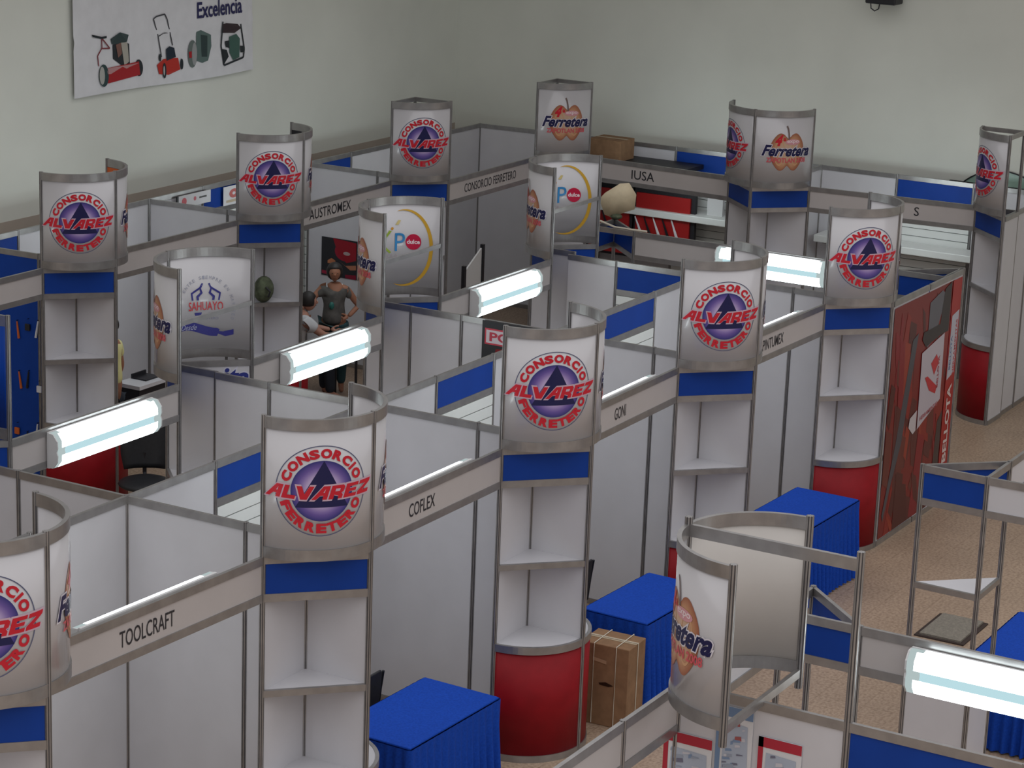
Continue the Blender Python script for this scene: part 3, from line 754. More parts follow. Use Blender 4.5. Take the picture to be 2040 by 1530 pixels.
# reel mower
bline([(225,340),(310,360),(360,350)], K, 14); bline([(310,360),(320,460),(275,540),(285,640)], (0.20,0.03,0.04), 9); bline([(310,360),(400,465),(315,465)], (0.20,0.03,0.04), 8)
bpoly([(400,370),(500,305),(590,330),(580,400),(520,420),(420,425)], DG); bpoly([(430,430),(520,400),(600,420),(600,620),(520,640),(430,570)], K)
bpoly([(515,410),(580,405),(590,600),(540,640)], (0.40,0.38,0.33), 3); bpoly([(460,430),(515,410),(520,520),(480,560)], (0.20,0.10,0.08), 3)
bpoly([(350,665),(690,600),(700,735),(370,815)], RD, 3); bpoly([(360,665),(690,615),(600,650),(560,670),(520,650),(400,720),(370,720)], (0.46,0.25,0.25), 4)
bell(330,735,48,112,(0.03,0.06,0.06),4); bell(312,735,26,90,(0.40,0.40,0.37),5); bell(690,665,42,85,K,2)
pr.bake(on_ban, 'reel_mower_picture', sheet); pr = Print()
# push mower
bline([(930,560),(895,340),(850,170),(880,145),(965,120),(990,170),(1045,440)], (0.05,0.05,0.06), 9); bline([(905,345),(950,315),(1000,310)], (0.05,0.05,0.06), 8)
bpoly([(975,480),(1010,450),(1060,465),(1075,560),(980,600)], (0.015,0.025,0.04), 3)
bpoly([(880,640),(950,580),(1100,570),(1120,690),(1000,745),(900,735)], (0.45,0.03,0.02), 2); bell(955,700,20,80,K,4); bell(950,700,9,50,(0.4,0.4,0.4),5); bell(1135,635,16,58,K,3); bell(912,565,13,38,K,3)
pr.bake(on_ban, 'push_mower_picture', sheet); pr = Print()
# engine
bpoly([(1285,300),(1330,280),(1440,330),(1445,450),(1410,600),(1350,625),(1280,600)], GR); bpoly([(1330,330),(1400,340),(1400,560),(1340,560)], DG, 2)
bell(1245,530,48,145,(0.13,0.16,0.15),3); bell(1262,530,26,120,(0.30,0.31,0.31),4); bpoly([(1203,510),(1232,500),(1235,570),(1210,575)], RD, 5)
pr.bake(on_ban, 'engine_picture', sheet); pr = Print()
# pump in frame
bline([(1565,190),(1550,450),(1580,655),(1800,570),(1812,480),(1775,215)], K, 13); bpoly([(1560,220),(1600,205),(1740,215),(1775,260),(1700,310),(1560,310)], (0.04,0.025,0.03), 3)
bpoly([(1640,350),(1720,320),(1760,370),(1750,570),(1680,600),(1640,520)], (0.05,0.11,0.09), 3); bpoly([(1560,480),(1610,490),(1630,560),(1580,640)], K, 3); bpoly([(1760,445),(1810,450),(1810,515),(1765,520)], K, 3)
bpoly([(1590,400),(1640,390),(1640,470),(1600,460)], K, 3)
pr.bake(on_ban, 'water_pump_picture', sheet); pr = Print()
tx, tz = bp(1545, 45)
pr.text('Excelencia', tx, tz, 0.90, 0.19, (0.02,0.02,0.09), 2, 0.02)
pr.bake(on_ban, 'lettering', sheet)

# ---------------------------------------------------------------- skirted tables
def skirted_table(label, x0, x1, y0, y1, rot=0.0, h=0.755):
    cx, cy = (x0+x1)/2, (y0+y1)/2
    T = thing('skirted_table', label, 'table', (cx, cy, 0), 'blue skirted tables'); lx, ly = (x1-x0)/2, (y1-y0)/2
    b = MB(); b.box((cx-lx, cy-ly, h-0.02), (cx+lx, cy+ly, h), 'cloth'); b.build('cloth_top', T, bevel=0.012)
    # pleated skirt
    per = []; n = int(2*(lx+ly)*2/0.012)
    def P(s):
        s %= 4*(lx+ly)
        for L, a, d, nn in ((2*lx, (cx-lx, cy-ly), (1,0), (0,-1)), (2*ly, (cx+lx, cy-ly), (0,1), (1,0)), (2*lx, (cx+lx, cy+ly), (-1,0), (0,1)), (2*ly, (cx-lx, cy+ly), (0,-1), (-1,0))):
            if s <= L: return (a[0]+d[0]*s, a[1]+d[1]*s), nn
            s -= L
        return (cx-lx, cy-ly), (0,-1)
    tot = 4*(lx+ly); vs = []; fs = []; R_ = 5
    for i in range(n):
        s = tot*i/n; (x, y), nn = P(s)
        ph = 2*PI*s/0.085; 
        for j in range(R_+1):
            t = j/R_; am = (0.0012+0.029*t)*(1+0.4*math.sin(s*7.3)); o = am*(math.sin(ph+0.9*math.sin(s*9)))+0.014+0.026*t
            vs.append((x+nn[0]*o, y+nn[1]*o, h-0.012-(h-0.03)*t))
    for i in range(n):
        k = (i+1) % n
        for j in range(R_): fs.append((i*(R_+1)+j, i*(R_+1)+j+1, k*(R_+1)+j+1, k*(R_+1)+j))
    b = MB(); b.add(vs, fs, 'cloth'); b.build('pleated_skirt', T, True)
    T.rotation_euler.z = rot
    return T
skirted_table('blue skirted table at the bottom, between nearest tower and red counter', 0.86, 2.04, -0.33, 0.33, -0.03)
skirted_table('blue skirted table right of the tied cardboard box', 4.05, 5.16, -0.57, 0.03, -0.04)
skirted_table('blue skirted table beside the red curved counter next to the poster wall', 7.05, 8.22, -0.66, -0.02, -0.03)
skirted_table('blue skirted table cut by the right edge, beyond the nearest lamp', 4.92, 6.12, -3.56, -2.95)
# booth fascia keeps clear of them: tables stand just inside the stand fronts

# ---------------------------------------------------------------- chairs
def folding_chair(label, x, y, rz, h=0.82):
    T = thing('folding_chair', label, 'chair', (0, 0, 0), 'black folding chairs')
    b = MB()
    n = 10; vs = []
    for j in range(n+1):
        t = j/n; w = 0.20-0.035*t**3; z = 0.52+(h-0.52)*t
        for sx in (-1, 1):
            for dy in (-0.012, 0.012): vs.append((sx*w, 0.20+0.05*t+dy, z))
    fs = []
    for j in range(n):
        a = 4*j; c = a+4; fs += [(a,a+2,c+2,c), (a+1,c+1,c+3,a+3), (a,c,c+1,a+1), (a+2,a+3,c+3,c+2)]
    fs += [(0,1,3,2), (4*n,4*n+2,4*n+3,4*n+1)]
    b.add(vs, fs, 'chair'); b.build('backrest', T, bevel=0.01)
    MB().box((-0.20, -0.19, 0.43), (0.20, 0.19, 0.46), 'chair').build('seat', T, bevel=0.012)
    for sx in (-1, 1):
        MB().tube([(sx*0.21, -0.22, 0.0), (sx*0.21, 0.20, 0.5), (sx*0.20, 0.25, h-0.02)], 0.011, 'steel').build('leg', T)
        MB().tube([(sx*0.19, 0.24, 0.0), (sx*0.19, -0.16, 0.44)], 0.011, 'steel').build('leg', T)
    MB().tube([(-0.21, -0.12, 0.12), (0.21, -0.12, 0.12)], 0.008, 'steel').build('stretcher', T)
    T.location = (x, y, 0); T.rotation_euler.z = rz
    return T
folding_chair('black folding chair at the bottom behind the nearest blue table', 1.55, 0.74, PI, 0.88)
folding_chair('black folding chair behind the table right of the cardboard box', 4.70, 0.65, PI, 0.88)

def office_chair(label, x, y, rz):
    T = thing('office_chair', label, 'chair', (0, 0, 0))
    b = MB(); b.ball((0, 0, 0.47), 0.26, 0.25, 0.06, 'chair', 20, 8); b.build('seat', T, True)
    b = MB(); vs = []; fs = []; n = 10
    for j in range(n+1):
        t = j/n; w = 0.235*(1-0.25*t**4)*(0.85+0.15*min(1, 3*t)); z = 0.55+0.50*t; y0 = 0.22+0.06*t
        for sx, dy in ((-1, -0.02), (-.5, 0.02), (0, 0.03), (.5, 0.02), (1, -0.02)):
            for th in (0, 0.05): vs.append((sx*w, y0+dy+th, z))
    for j in range(n):
        for k in range(4):
            a = 10*j+2*k; c = a+10; fs += [(a, a+2, c+2, c), (a+1, c+1, c+3, a+3)]
        a = 10*j; c = a+10; fs += [(a, c, c+1, a+1), (a+8, a+9, c+9, c+8)]
    for k in range(4): a = 10*n+2*k; fs.append((a, a+2, a+3, a+1)); fs.append((2*k, 2*k+1, 2*k+3, 2*k+2))
    b.add(vs, fs, 'chair'); b.build('backrest', T, True)
    MB().tube([(0, 0.2, 0.42), (0, 0.28, 0.5), (0, 0.28, 0.7)], 0.02, 'steel').build('back_bracket', T)
    MB().tube([(0, 0, 0.08), (0, 0, 0.44)], 0.025, 'steel').build('gas_column', T)
    for k in range(5):
        a = 2*PI*k/5; l = MB().tube([(0, 0, 0.10), (0.28*math.cos(a), 0.28*math.sin(a), 0.07)], [0.022, 0.014], 'steel').build('leg', T)
        MB().ball((0.28*math.cos(a), 0.28*math.sin(a), 0.03), 0.03, 0.03, 0.03, 'chair', 8, 6).build('caster', l)
    T.location = (x, y, 0); T.rotation_euler.z = rz
    return T
office_chair('black office chair below the leftmost lit fitting, before a red counter', 5.35, 5.55, -0.9)

# ---------------------------------------------------------------- cartons
def carton(label, corners, h, z=0.0, strings=True, text=None):
    """corners: plan quad"""
    c = [Vector(k) for k in corners]; m = sum(c, Vector((0, 0)))/4
    T = thing('cardboard_box', label, 'box', (m.x, m.y, z), 'cardboard boxes')
    MB().prism([tuple(k) for k in c], z, z+h, 'card').build('carton_body', T, bevel=0.006)
    e = 0.002
    def lerp(a, b, t): return a+(b-a)*t
    a, b_ = lerp(c[0], c[3], .5), lerp(c[1], c[2], .5); d = (c[3]-c[0]).normalized()*0.028
    tp = MB(); tp.add([(*(a-d), z+h+e), (*(b_-d), z+h+e), (*(b_+d), z+h+e), (*(a+d), z+h+e)], [(0,1,2,3)], 'tape')
    tp.build('tape_strip', T)
    if strings:
        for t in (0.28, 0.74):
            s = MB(); out = Vector((0, 0))
            p1, p2, p3, p4 = lerp(c[0], c[1], t), lerp(c[3], c[2], t), None, None
            n0 = (c[0]-c[3]).normalized()*0.006
            s.tube([(*(p1+n0), z+0.01), (*(p1+n0), z+h+0.006), (*(p2-n0), z+h+0.006), (*(p2-n0), z+0.01)], 0.004, 'string', 5); s.build('string', T)
        s = MB(); n1 = (c[1]-c[0]).normalized()*0.006; p1, p2 = lerp(c[0], c[3], .5), lerp(c[1], c[2], .5)
        s.tube([(*(p1-n1), z+0.01), (*(p1-n1), z+h+0.006), (*(p2+n1), z+h+0.006), (*(p2+n1), z+0.01)], 0.004, 'string', 5); s.build('string', T)
    return T
carton('tall cardboard box tied with string on the floor right of the red counter', [(3.58, -0.20), (3.60, -0.62), (3.93, -0.60), (3.91, -0.18)], 0.68)
cb = [o for o in bpy.data.objects if o.name.startswith('carton_body')][-1]
mk = Print(); mk.poly([(-.10,.20),(.02,.185),(.02,.215),(-.10,.23)], (0.40,0.27,0.17), 1); mk.poly([(-.04,.02),(.02,.035),(.09,.015),(.05,.0),(-.03,.005)], (0.03,0.015,0.01), 1)
mk.bake(on_plane((3.587, -0.41, 0.34), (0.05, -1, 0), (-1, -0.05, 0)), 'torn_hole_and_label', cb)
carton('small open cardboard box perched on top of the IUSA stand', [(15.35, 6.12), (15.35, 5.66), (15.75, 5.66), (15.75, 6.12)], 0.27, 2.30, False)
T = thing('display_canopy', 'black flat canopy board under the small cardboard box over the IUSA stand', 'canopy', (15.5, 5.2, 2.2))
MB().box((15.0, 4.75, 2.24), (15.97, 6.15, 2.295), 'black').build('canopy_board', T)
MB().box((15.0, 4.75, 2.20), (15.04, 6.15, 2.24), 'steel').build('canopy_lip', T)

# ---------------------------------------------------------------- red display boards and shelf in the IUSA stand
for k, (ya, yb, l) in enumerate(((6.18, 5.60, 'left red tool display board in the IUSA stand, partly behind the cream bundle'), (5.50, 4.72, 'right red tool display board in the IUSA stand, with long blades on it'))):
    T = thing('tool_display_board', l, 'display board', (15.6, ya, 1.2), 'red tool display boards')
    MB().box((15.60, yb-0.06, 1.02), (15.66, ya+0.06, 2.12), 'black').build('frame', T)
    MB().box((15.57, yb, 1.06), (15.60, ya, 1.90), 'redplast').build('red_backing', T)
    for q in range(5 if k else 2):
        y = yb+0.10+0.13*q; pp = [(15.55, y+0.16, 1.62-0.01*q), (15.55, y+0.05, 1.34), (15.55, y-0.02, 1.14)]
        bl = MB().tube(pp[:2], [0.008, 0.022], 'steel' if q % 2 else 'paper', 6); bl.tube(pp[1:], 0.024, 'black' if q % 2 else 'paper', 6); bl.build('hand_tool', T)
for ya, yb, z, l in ((6.2, 3.2, 1.70, 'long white shelf across the back of the IUSA stand'), (3.0, 0.2, 1.66, 'long white shelf across the farthest right stand')):
    T = thing('wall_shelf', l, 'shelf', (15.8, yb, z)); MB().box((15.50 if ya > 4 else 15.6, yb, z-0.09), (15.985, ya, z), 'slat').build('shelf_board', T, bevel=0.01)
    MB().box((15.9, yb, z-0.16), (15.985, ya, z-0.09), 'alu').build('shelf_bracket', T)
T = thing('boxed_part', 'small white boxed item standing on the IUSA shelf', 'box', (15.8, 4.42, 1.7), 'goods on the long shelf')
MB().box((15.72, 4.36, 1.70), (15.84, 4.50, 1.90), 'paper').build('carton_body', T); MB().box((15.70, 4.32, 1.70), (15.72, 4.54, 1.93), 'housing').build('backing_card', T)
T = thing('green_leaflet', 'leaning white leaflet with green print on the IUSA shelf', 'leaflet', (15.8, 4.1, 1.7), 'goods on the long shelf')
q = MB(); q.add([(15.70, 4.20, 1.70), (15.70, 4.10, 1.70), (15.86, 3.98, 1.90), (15.86, 4.18, 1.93)], [(0,1,2,3)], 'paper'); q.add([(15.845, 4.17, 1.90), (15.845, 4.0, 1.885), (15.858, 3.99, 1.90), (15.858, 4.17, 1.92)], [(0,1,2,3)], 'green'); q.build('sheet', T)

# cream bundle and cord on the corner tower
T = thing('wrapped_bundle', 'cream paper bundle on top of a corner post, in front of the red tool boards', 'bundle', (11.06, 3.5, 2.48))
dx, dy = 0.5, -0.87
outl = [(-0.04,0.0),(0.10,0.06),(0.21,0.10),(0.22,0.26),(0.14,0.38),(0.04,0.37),(-0.12,0.26),(-0.18,0.19),(-0.12,0.03)]
b = MB(); nn = Vector((-0.87,-0.5,0))
vs = []
for s_ in (-1, 1):
    for u, v in outl: p = Vector((11.06, 3.5, 2.50+v))+Vector((dx, dy, 0))*u+nn*0.035*s_; vs.append(tuple(p))
N = len(outl); vs += [tuple(Vector((11.06,3.5,2.74))+nn*-0.08), tuple(Vector((11.06,3.5,2.74))+nn*0.08)]
fs = [(k, (k+1) % N, N+(k+1) % N, N+k) for k in range(N)]+[(k, (k+1) % N, 2*N) for k in range(N)]+[(N+k, N+(k+1) % N, 2*N+1) for k in range(N)]
b.add(vs, fs, 'kraft'); b.build('paper_wrap', T, True)
MB().ball((11.05, 3.48, 2.51), 0.07, 0.07, 0.035, 'green', 10, 6).build('green_ribbon', T)
o = MB().tube([(10.75, 3.52, 2.50), (10.66, 3.30, 2.475), (10.58, 3.05, 2.49), (10.55, 2.85, 2.50)], 0.012, 'string', 6).build('white_cord')
tag(o, 'white cord slung across the corner tower below the cream bundle', 'cord')

# black banner on the divider
T = thing('hanging_banner', 'black banner with red and white letters POR beside the GONI tower', 'banner', (6.0, 2.0, 2.2))
b = MB().box((6.025, 1.62, 2.16), (6.032, 2.22, 2.475), 'black'); 
b = MB().box((6.002, 1.62, 2.12), (6.010, 2.21, 2.475), 'black'); sh = b.build('banner_sheet', T)
pr = Print(); pr.poly([(-.26,-.07),(.27,-.07),(.27,.08),(-.26,.08)], (0.55,0.06,0.09), 1); pr.poly([(-.245,-.055),(.27,-.055),(.27,.065),(-.245,.065)], (0.62,0.56,0.6), 2)
pr.text('POR', -0.04, 0.005, 0.34, 0.085, (0.48,0.05,0.08), 3, 0.03); pr.poly([(-.15,-.15),(-.14,-.10),(.27,-.09),(.27,-.16)], (0.20,0.015,0.02), 1)
pr.bake(on_plane((6.002, 1.92, 2.33), (0, -1, 0), (-1, 0, 0)), 'lettering', sh)

# ---------------------------------------------------------------- posters and cards
PX, PY, PZ, PWD, PHT = 11.79, 7.62, 1.35, 0.52, 0.48
T = thing('wall_poster', 'dark poster with red safety helmet on the AUSTROMEX stand wall behind the woman', 'poster', (PX, PY, PZ))
b = MB().box((PX-0.006, PY-PWD/2, PZ-PHT/2), (PX-0.001, PY+PWD/2, PZ+PHT/2), 'black').build('poster_sheet', T)
pr = Print()
hel = [(0.10+0.17*math.cos(2*PI*i/24), 0.15+0.2*math.sin(2*PI*i/24)) for i in range(24)]; pr.poly(hel, (0.30,0.012,0.03), 1)
pr.poly([(-.10,.41),(.27,.37),(.27,.0),(.12,-.08),(.0,.05),(-.06,.25)], (0.28,0.01,0.02), 2)
pr.ring(0.12, 0.12, 0, 0.055, (0.42,0.33,0.32), 3, 18, .7); pr.poly([(-.18,-.08),(-.12,-.02),(-.06,-.06),(-.05,-.14),(-.18,-.14)], (0.45,0.17,0.08), 1)
pr.poly([(.0,-.05),(.10,-.14),(.27,-.10),(.27,-.20),(.18,-.22)], (0.40,0.16,0.09), 3); pr.poly([(-.27,-.30),(-.05,-.33),(-.05,-.40),(-.27,-.37)], (0.30,0.02,0.05), 1); pr.poly([(.10,-.33),(.27,-.31),(.27,-.41),(.10,-.40)], (0.22,0.01,0.03), 1)
pr.bake(lambda x, y, lay: (PX-0.006-STEP*(lay+1), PY-x*PWD/0.56, PZ+y*PHT/0.82), 'printed_picture', b)
T = thing('round_sign', 'small round teal sign above the AUSTROMEX fascia', 'sign', (12.47, 8.07, 2.05))
d_ = MB(); n = 20; d_.add([(12.47+0.19*math.cos(2*PI*i/n), 8.07, 2.03+0.12*math.sin(2*PI*i/n)) for i in range(n)]+[(12.47+0.19*math.cos(2*PI*i/n), 8.09, 2.03+0.12*math.sin(2*PI*i/n)) for i in range(n)], [tuple(range(n)), tuple(range(n, 2*n))]+[(i, (i+1) % n, n+(i+1) % n, n+i) for i in range(n)], 'teal'); d_.build('sign_disc', T)
T = thing('price_card', 'white card with red mark on the blue board left of the AUSTROMEX tower', 'card', (10.1, 8.05, 2.3))
b = MB().box((10.0, 8.055, 2.20), (10.45, 8.06, 2.42), 'paper').build('card_sheet', T)
pr = Print(); pr.ring(0, 0.02, 0.03, 0.09, (0.5,0.15,0.14), 1, 24, .6); pr.poly([(-.15,-.08),(.1,-.08),(.1,-.05),(-.15,-.05)], (0.5,0.42,0.3), 1); pr.bake(on_plane((10.2, 8.055, 2.31), (1, 0, 0), (0, -1, 0)), 'printed_mark', b)
T = thing('advert_strip', 'white strip with small red marks along the rear back wall top', 'sign', (9.3, 8.05, 2.3))
b = MB().box((9.12, 8.03, 2.30), (9.72, 8.04, 2.44), 'paper').build('strip_sheet', T); MB().box((9.09, 8.03, 2.28), (9.12, 8.045, 2.44), 'black').build('strip_clip', T)
pr = Print(); pr.ring(-.2, 0, 0.0, 0.045, (0.55,0.12,0.14), 1, 16); pr.ring(0.0, 0.01, 0, 0.025, (0.55,0.15,0.18), 1, 12); pr.poly([(.08,.0),(.22,.0),(.22,.02),(.08,.02)], (0.1,0.1,0.1), 1); pr.bake(on_plane((9.42, 8.03, 2.37), (1, 0, 0), (0, -1, 0)), 'printed_marks', b)

# torn flyers under the round header
for k, (y, z, w_, h_, l) in enumerate(((-3.22, 1.98, 0.30, 0.40, 'red and white flyer, leftmost of the three below the round header'),
                                      (-3.50, 2.20, 0.22, 0.42, 'pale blue flyer highest of the three below the round header'),
                                      (-3.78, 2.08, 0.26, 0.40, 'red edged flyer, rightmost of the three below the round header'))):
    T = thing('flyer', l, 'flyer', (-0.88, y, z), 'flyers on the lower right partition')
    b = MB().box((-0.884, y-w_/2, z-h_/2), (-0.8795, y+w_/2, z+h_/2), 'paper').build('flyer_sheet', T)
    pr = Print(); c1 = [(0.40,0.03,0.05), (0.16,0.24,0.38), (0.42,0.03,0.05)][k]
    pr.poly([(-w_/2,h_/2),(-w_/2,h_/2-.06),(w_/2,h_/2-.06),(w_/2,h_/2)], c1, 1)
    pr.poly([(-w_/2,h_/2),(-w_/2+.03,h_/2),(-w_/2+.03,-h_/2),(-w_/2,-h_/2)], c1, 1)
    pr.poly([(-w_/2+.04,-h_/2+.03),(w_/2-.02,-h_/2+.02),(w_/2-.03,h_/2-.10),(-w_/2+.05,h_/2-.09)], (0.40,0.45,0.54), 1.5)
    for q in range(22):
        x = -w_/2+.04+random.random()*(w_-.10); y2 = -h_/2+.02+random.random()*(h_-.13); a_, b_ = random.uniform(.015,.05), random.uniform(.012,.035)
        pr.poly([(x,y2),(x+a_,y2+.008),(x+a_*.9,y2+b_),(x,y2+b_*.8)], random.choice([(0.35,0.10,0.10), (0.20,0.28,0.42), (0.16,0.16,0.22), (0.55,0.55,0.60), (0.3,0.34,0.42)]), 2+q*.1)
    pr.bake(on_plane((-0.8840, y, z), (0, -1, 0), (-1, 0, 0)), 'printed_marks', b)
# paper sticking out at the corner

# products printed on the blue wall (left edge)
random.seed(5)
for k in range(16):
    y = 6.98+0.125*(k % 5)+random.uniform(-.02,.02); z = 0.60+0.53*(k//5)+random.uniform(-.06,.06)
    l = ['red handled', 'pale', 'dark', 'orange', 'yellow green'][k % 5]
    where = ['lowest', 'second lowest', 'second highest', 'highest', 'extra top'][k//5]+' row,'; pos = ['first', 'second', 'third', 'fourth', 'last'][k % 5]
    T = thing('hanging_tool', '%s small tool, %s %s from the tower, on the left blue wall' % (l, where, pos), 'tool', (5.60, y, z), 'small tools on the blue wall')
    mt = ['redplast', 'paper', 'black', 'orange', 'green'][k % 5]
    xb = 5.66+(5.60-5.66)*(y-6.64)/1.44-0.012
    if k % 3: MB().tube([(xb-.01, y, z+.08), (xb-.012, y+random.uniform(-.04,.04), z-.09)], [0.008, 0.014], mt, 6).build('tool_body', T)
    else: MB().box((xb-0.025, y-0.03, z-0.03), (xb-0.004, y+0.03, z+0.04), mt).build('tool_body', T, bevel=0.006)
    MB().tube([(xb+.01, y, z+.09), (xb-.02, y, z+.09)], 0.004, 'steel', 5).build('hook', T)

# ---------------------------------------------------------------- goods around the tower with black lining
T = thing('green_backpack', 'round green bag on the shelf left of the seated man', 'bag', (8.56, 6.42, 1.56))
b = MB(); b.ball((8.56, 6.45, 1.70), 0.13, 0.10, 0.145, 'green', 16, 10); b.build('bag_body', T, True)
MB().tube([(8.47, 6.36, 1.75), (8.50, 6.32, 1.70), (8.49, 6.34, 1.64)], 0.012, 'black', 6).build('strap', T)
T = thing('steel_frame_cart', 'black tubular frame with red machine left of the seated man', 'cart', (9.3, 7.05, 0))
for sx in (0.0, 0.42):
    MB().tube([(9.17+sx, 6.98, 0.02), (9.17+sx, 6.98, 0.86), (9.19+sx, 7.0, 0.93), (9.22+sx, 7.10, 0.97)], 0.016, 'steel').build('upright', T)
MB().tube([(9.17, 6.98, 0.90), (9.59, 6.98, 0.90)], 0.016, 'steel').build('cross_bar', T); MB().tube([(9.17, 6.98, 0.62), (9.59, 6.98, 0.62)], 0.013, 'steel').build('cross_bar', T)
MB().box((9.05, 6.92, 0.0), (9.50, 7.30, 0.30), 'steel').build('machine_base', T, bevel=0.02)
b = MB(); b.ball((9.12, 7.08, 0.78), 0.14, 0.13, 0.15, 'redplast', 14, 9); b.build('red_housing', T, True)
T = thing('red_tray', 'bright red tray just above the middle lamp, left end', 'tray', (9.9, 7.3, 0.5))
MB().box((9.02, 6.84, 0.52), (9.36, 6.95, 0.66), 'redplast').build('tray_body', T, bevel=0.02); MB().box((9.04, 6.86, 0.66), (9.34, 6.93, 0.665), 'black').build('tray_inner', T)

# printer / monitor on desk in the left aisle
T = thing('counter_desk', 'dark low desk with pale top beside the person in yellow', 'desk', (7.25, 7.1, 0))
MB().box((7.02, 6.93, 0.81), (7.50, 7.24, 0.85), 'white').build('desk_top', T); MB().box((7.04, 6.95, 0), (7.48, 7.22, 0.81), 'black').build('desk_body', T)
T = thing('laptop_computer', 'dark slim computer on the pale desk top beside the person in yellow', 'computer', (7.35, 7.12, 0.85))
MB().box((7.24, 7.02, 0.85), (7.48, 7.22, 0.865), 'steel').build('base', T); MB().box((7.24, 7.205, 0.865), (7.48, 7.22, 0.90), 'black').build('screen', T)

# loose wrapped goods in the IUSA aisle
T = thing('wrapped_goods', 'pinkish wrapped goods inside the triangular corner tower left of IUSA', 'package', (10.8, 3.35, 1.56))
b = MB(); b.ball((10.82, 3.38, 1.68), 0.15, 0.10, 0.14, 'plastic_wrap', 12, 8); b.build('package_body', T, True); MB().box((10.68, 3.34, 1.57), (10.72, 3.38, 1.80), 'redplast').build('red_bottle', T)
# freestanding board in the aisle
T = thing('freestanding_board', 'freestanding grey board with dark posts in the aisle above the third lamp', 'board', (10.0, 4.8, 0))
for x, y, z in ((10.02, 4.80, 1.94), (10.84, 5.05, 2.02)): MB().box((x-.02, y-.02, 0), (x+.02, y+.02, z), 'steel').build('post', T)
q = MB(); q.add([(10.03, 4.80, 0.05), (10.83, 5.05, 0.05), (10.83, 5.05, 1.98), (10.03, 4.80, 1.86), (10.03, 4.82, 0.05), (10.83, 5.07, 0.05), (10.83, 5.07, 1.98), (10.03, 4.82, 1.86)],
            [(0,1,2,3), (7,6,5,4), (0,4,5,1), (1,5,6,2), (2,6,7,3), (3,7,4,0)], 'housing'); q.build('board', T)
# grey tile on the floor
T = thing('floor_hatch', 'grey rectangular slab with dark edge on the floor at the right', 'floor slab', (7.33, -1.98, 0))
MB().box((7.0, -2.21, 0.0), (7.66, -1.75, 0.012), 'matedge').build('edge', T); MB().box((7.03, -2.17, 0.012), (7.64, -1.79, 0.03), 'mat').build('slab', T)

# ---------------------------------------------------------------- people
def skinned(name, verts, edges, radii, m, parent, sub=2):
    me = bpy.data.meshes.new(name); me.from_pydata([tuple(v) for v in verts], edges, []); me.materials.append(M[m])
    o = bpy.data.objects.new(name, me); COL.objects.link(o); o.parent = parent
    sk = o.modifiers.new('skin', 'SKIN'); sk.use_smooth_shade = True
    if not me.skin_vertices: pass
    for i, r in enumerate(radii):
        r = r if isinstance(r, tuple) else (r, r); me.skin_vertices[0].data[i].radius = r
    me.skin_vertices[0].data[0].use_root = True
    s = o.modifiers.new('sub', 'SUBSURF'); s.levels = s.render_levels = sub
    return o
def face(parent, c, r, fwd, skin, hair, hairlen=0.0):
    """head with nose, eyes, mouth, ears and hair; c = centre of the head"""
    f = Vector(fwd).normalized(); s = Vector((0,0,1)).cross(f).normalized(); u = Vector((0,0,1)); c = Vector(c)
    rot = Matrix((( s.x, f.x, 0), (s.y, f.y, 0), (s.z, f.z, 1)))
    def W(v): return tuple(c+rot @ Vector(v))
    b = MB(); t = MB(); t.ball((0,0,0), r*.76, r*.9, r*1.08, skin, 20, 14)
    vs = []
    for x, y, z in t.v:
        k = 1-0.28*max(0, -z/r)**1.3; y2 = y*(1-0.12*max(0, -z/r)); vs.append(W((x*k, y2, z)))
    b.add(vs, t.f, skin)
    t = MB(); t.ball((0, r*.93, -r*.12), r*.13, r*.17, r*.2, skin, 8, 6); b.add([W(v) for v in t.v], t.f, skin)
    for sg in (-1, 1):
        t = MB(); t.ball((sg*r*.78, 0, -r*.05), r*.08, r*.16, r*.24, skin, 8, 6); b.add([W(v) for v in t.v], t.f, skin)
    h = b.build('head', parent, True)
    e = MB()
    for sg in (-1, 1):
        t = MB(); t.ball((sg*r*.30, r*.80, r*.06), r*.11, r*.06, r*.05, 'hair', 8, 6); e.add([W(v) for v in t.v], t.f, 'hair')
    t = MB(); t.ball((0, r*.80, -r*.48), r*.24, r*.06, r*.05, 'redplast', 8, 6); e.add([W(v) for v in t.v], t.f, 'skin')
    e.build('eyes_and_mouth', h, True)
    b = MB(); t = MB(); t.ball((0, -r*.12, r*.14), r*(.94+.12*hairlen), r*1.02, r*1.12, hair, 20, 14)
    vs = []
    for x, y, z in t.v:
        if y > r*.35 and z < r*.62: y = r*.35+(y-r*.35)*0.2
        if z < -r*.2: z = -r*.2+(z+r*.2)*(0.5+hairlen)
        vs.append(W((x, y, z)))
    b.add(vs, t.f, hair); b.build('hair', parent, True)
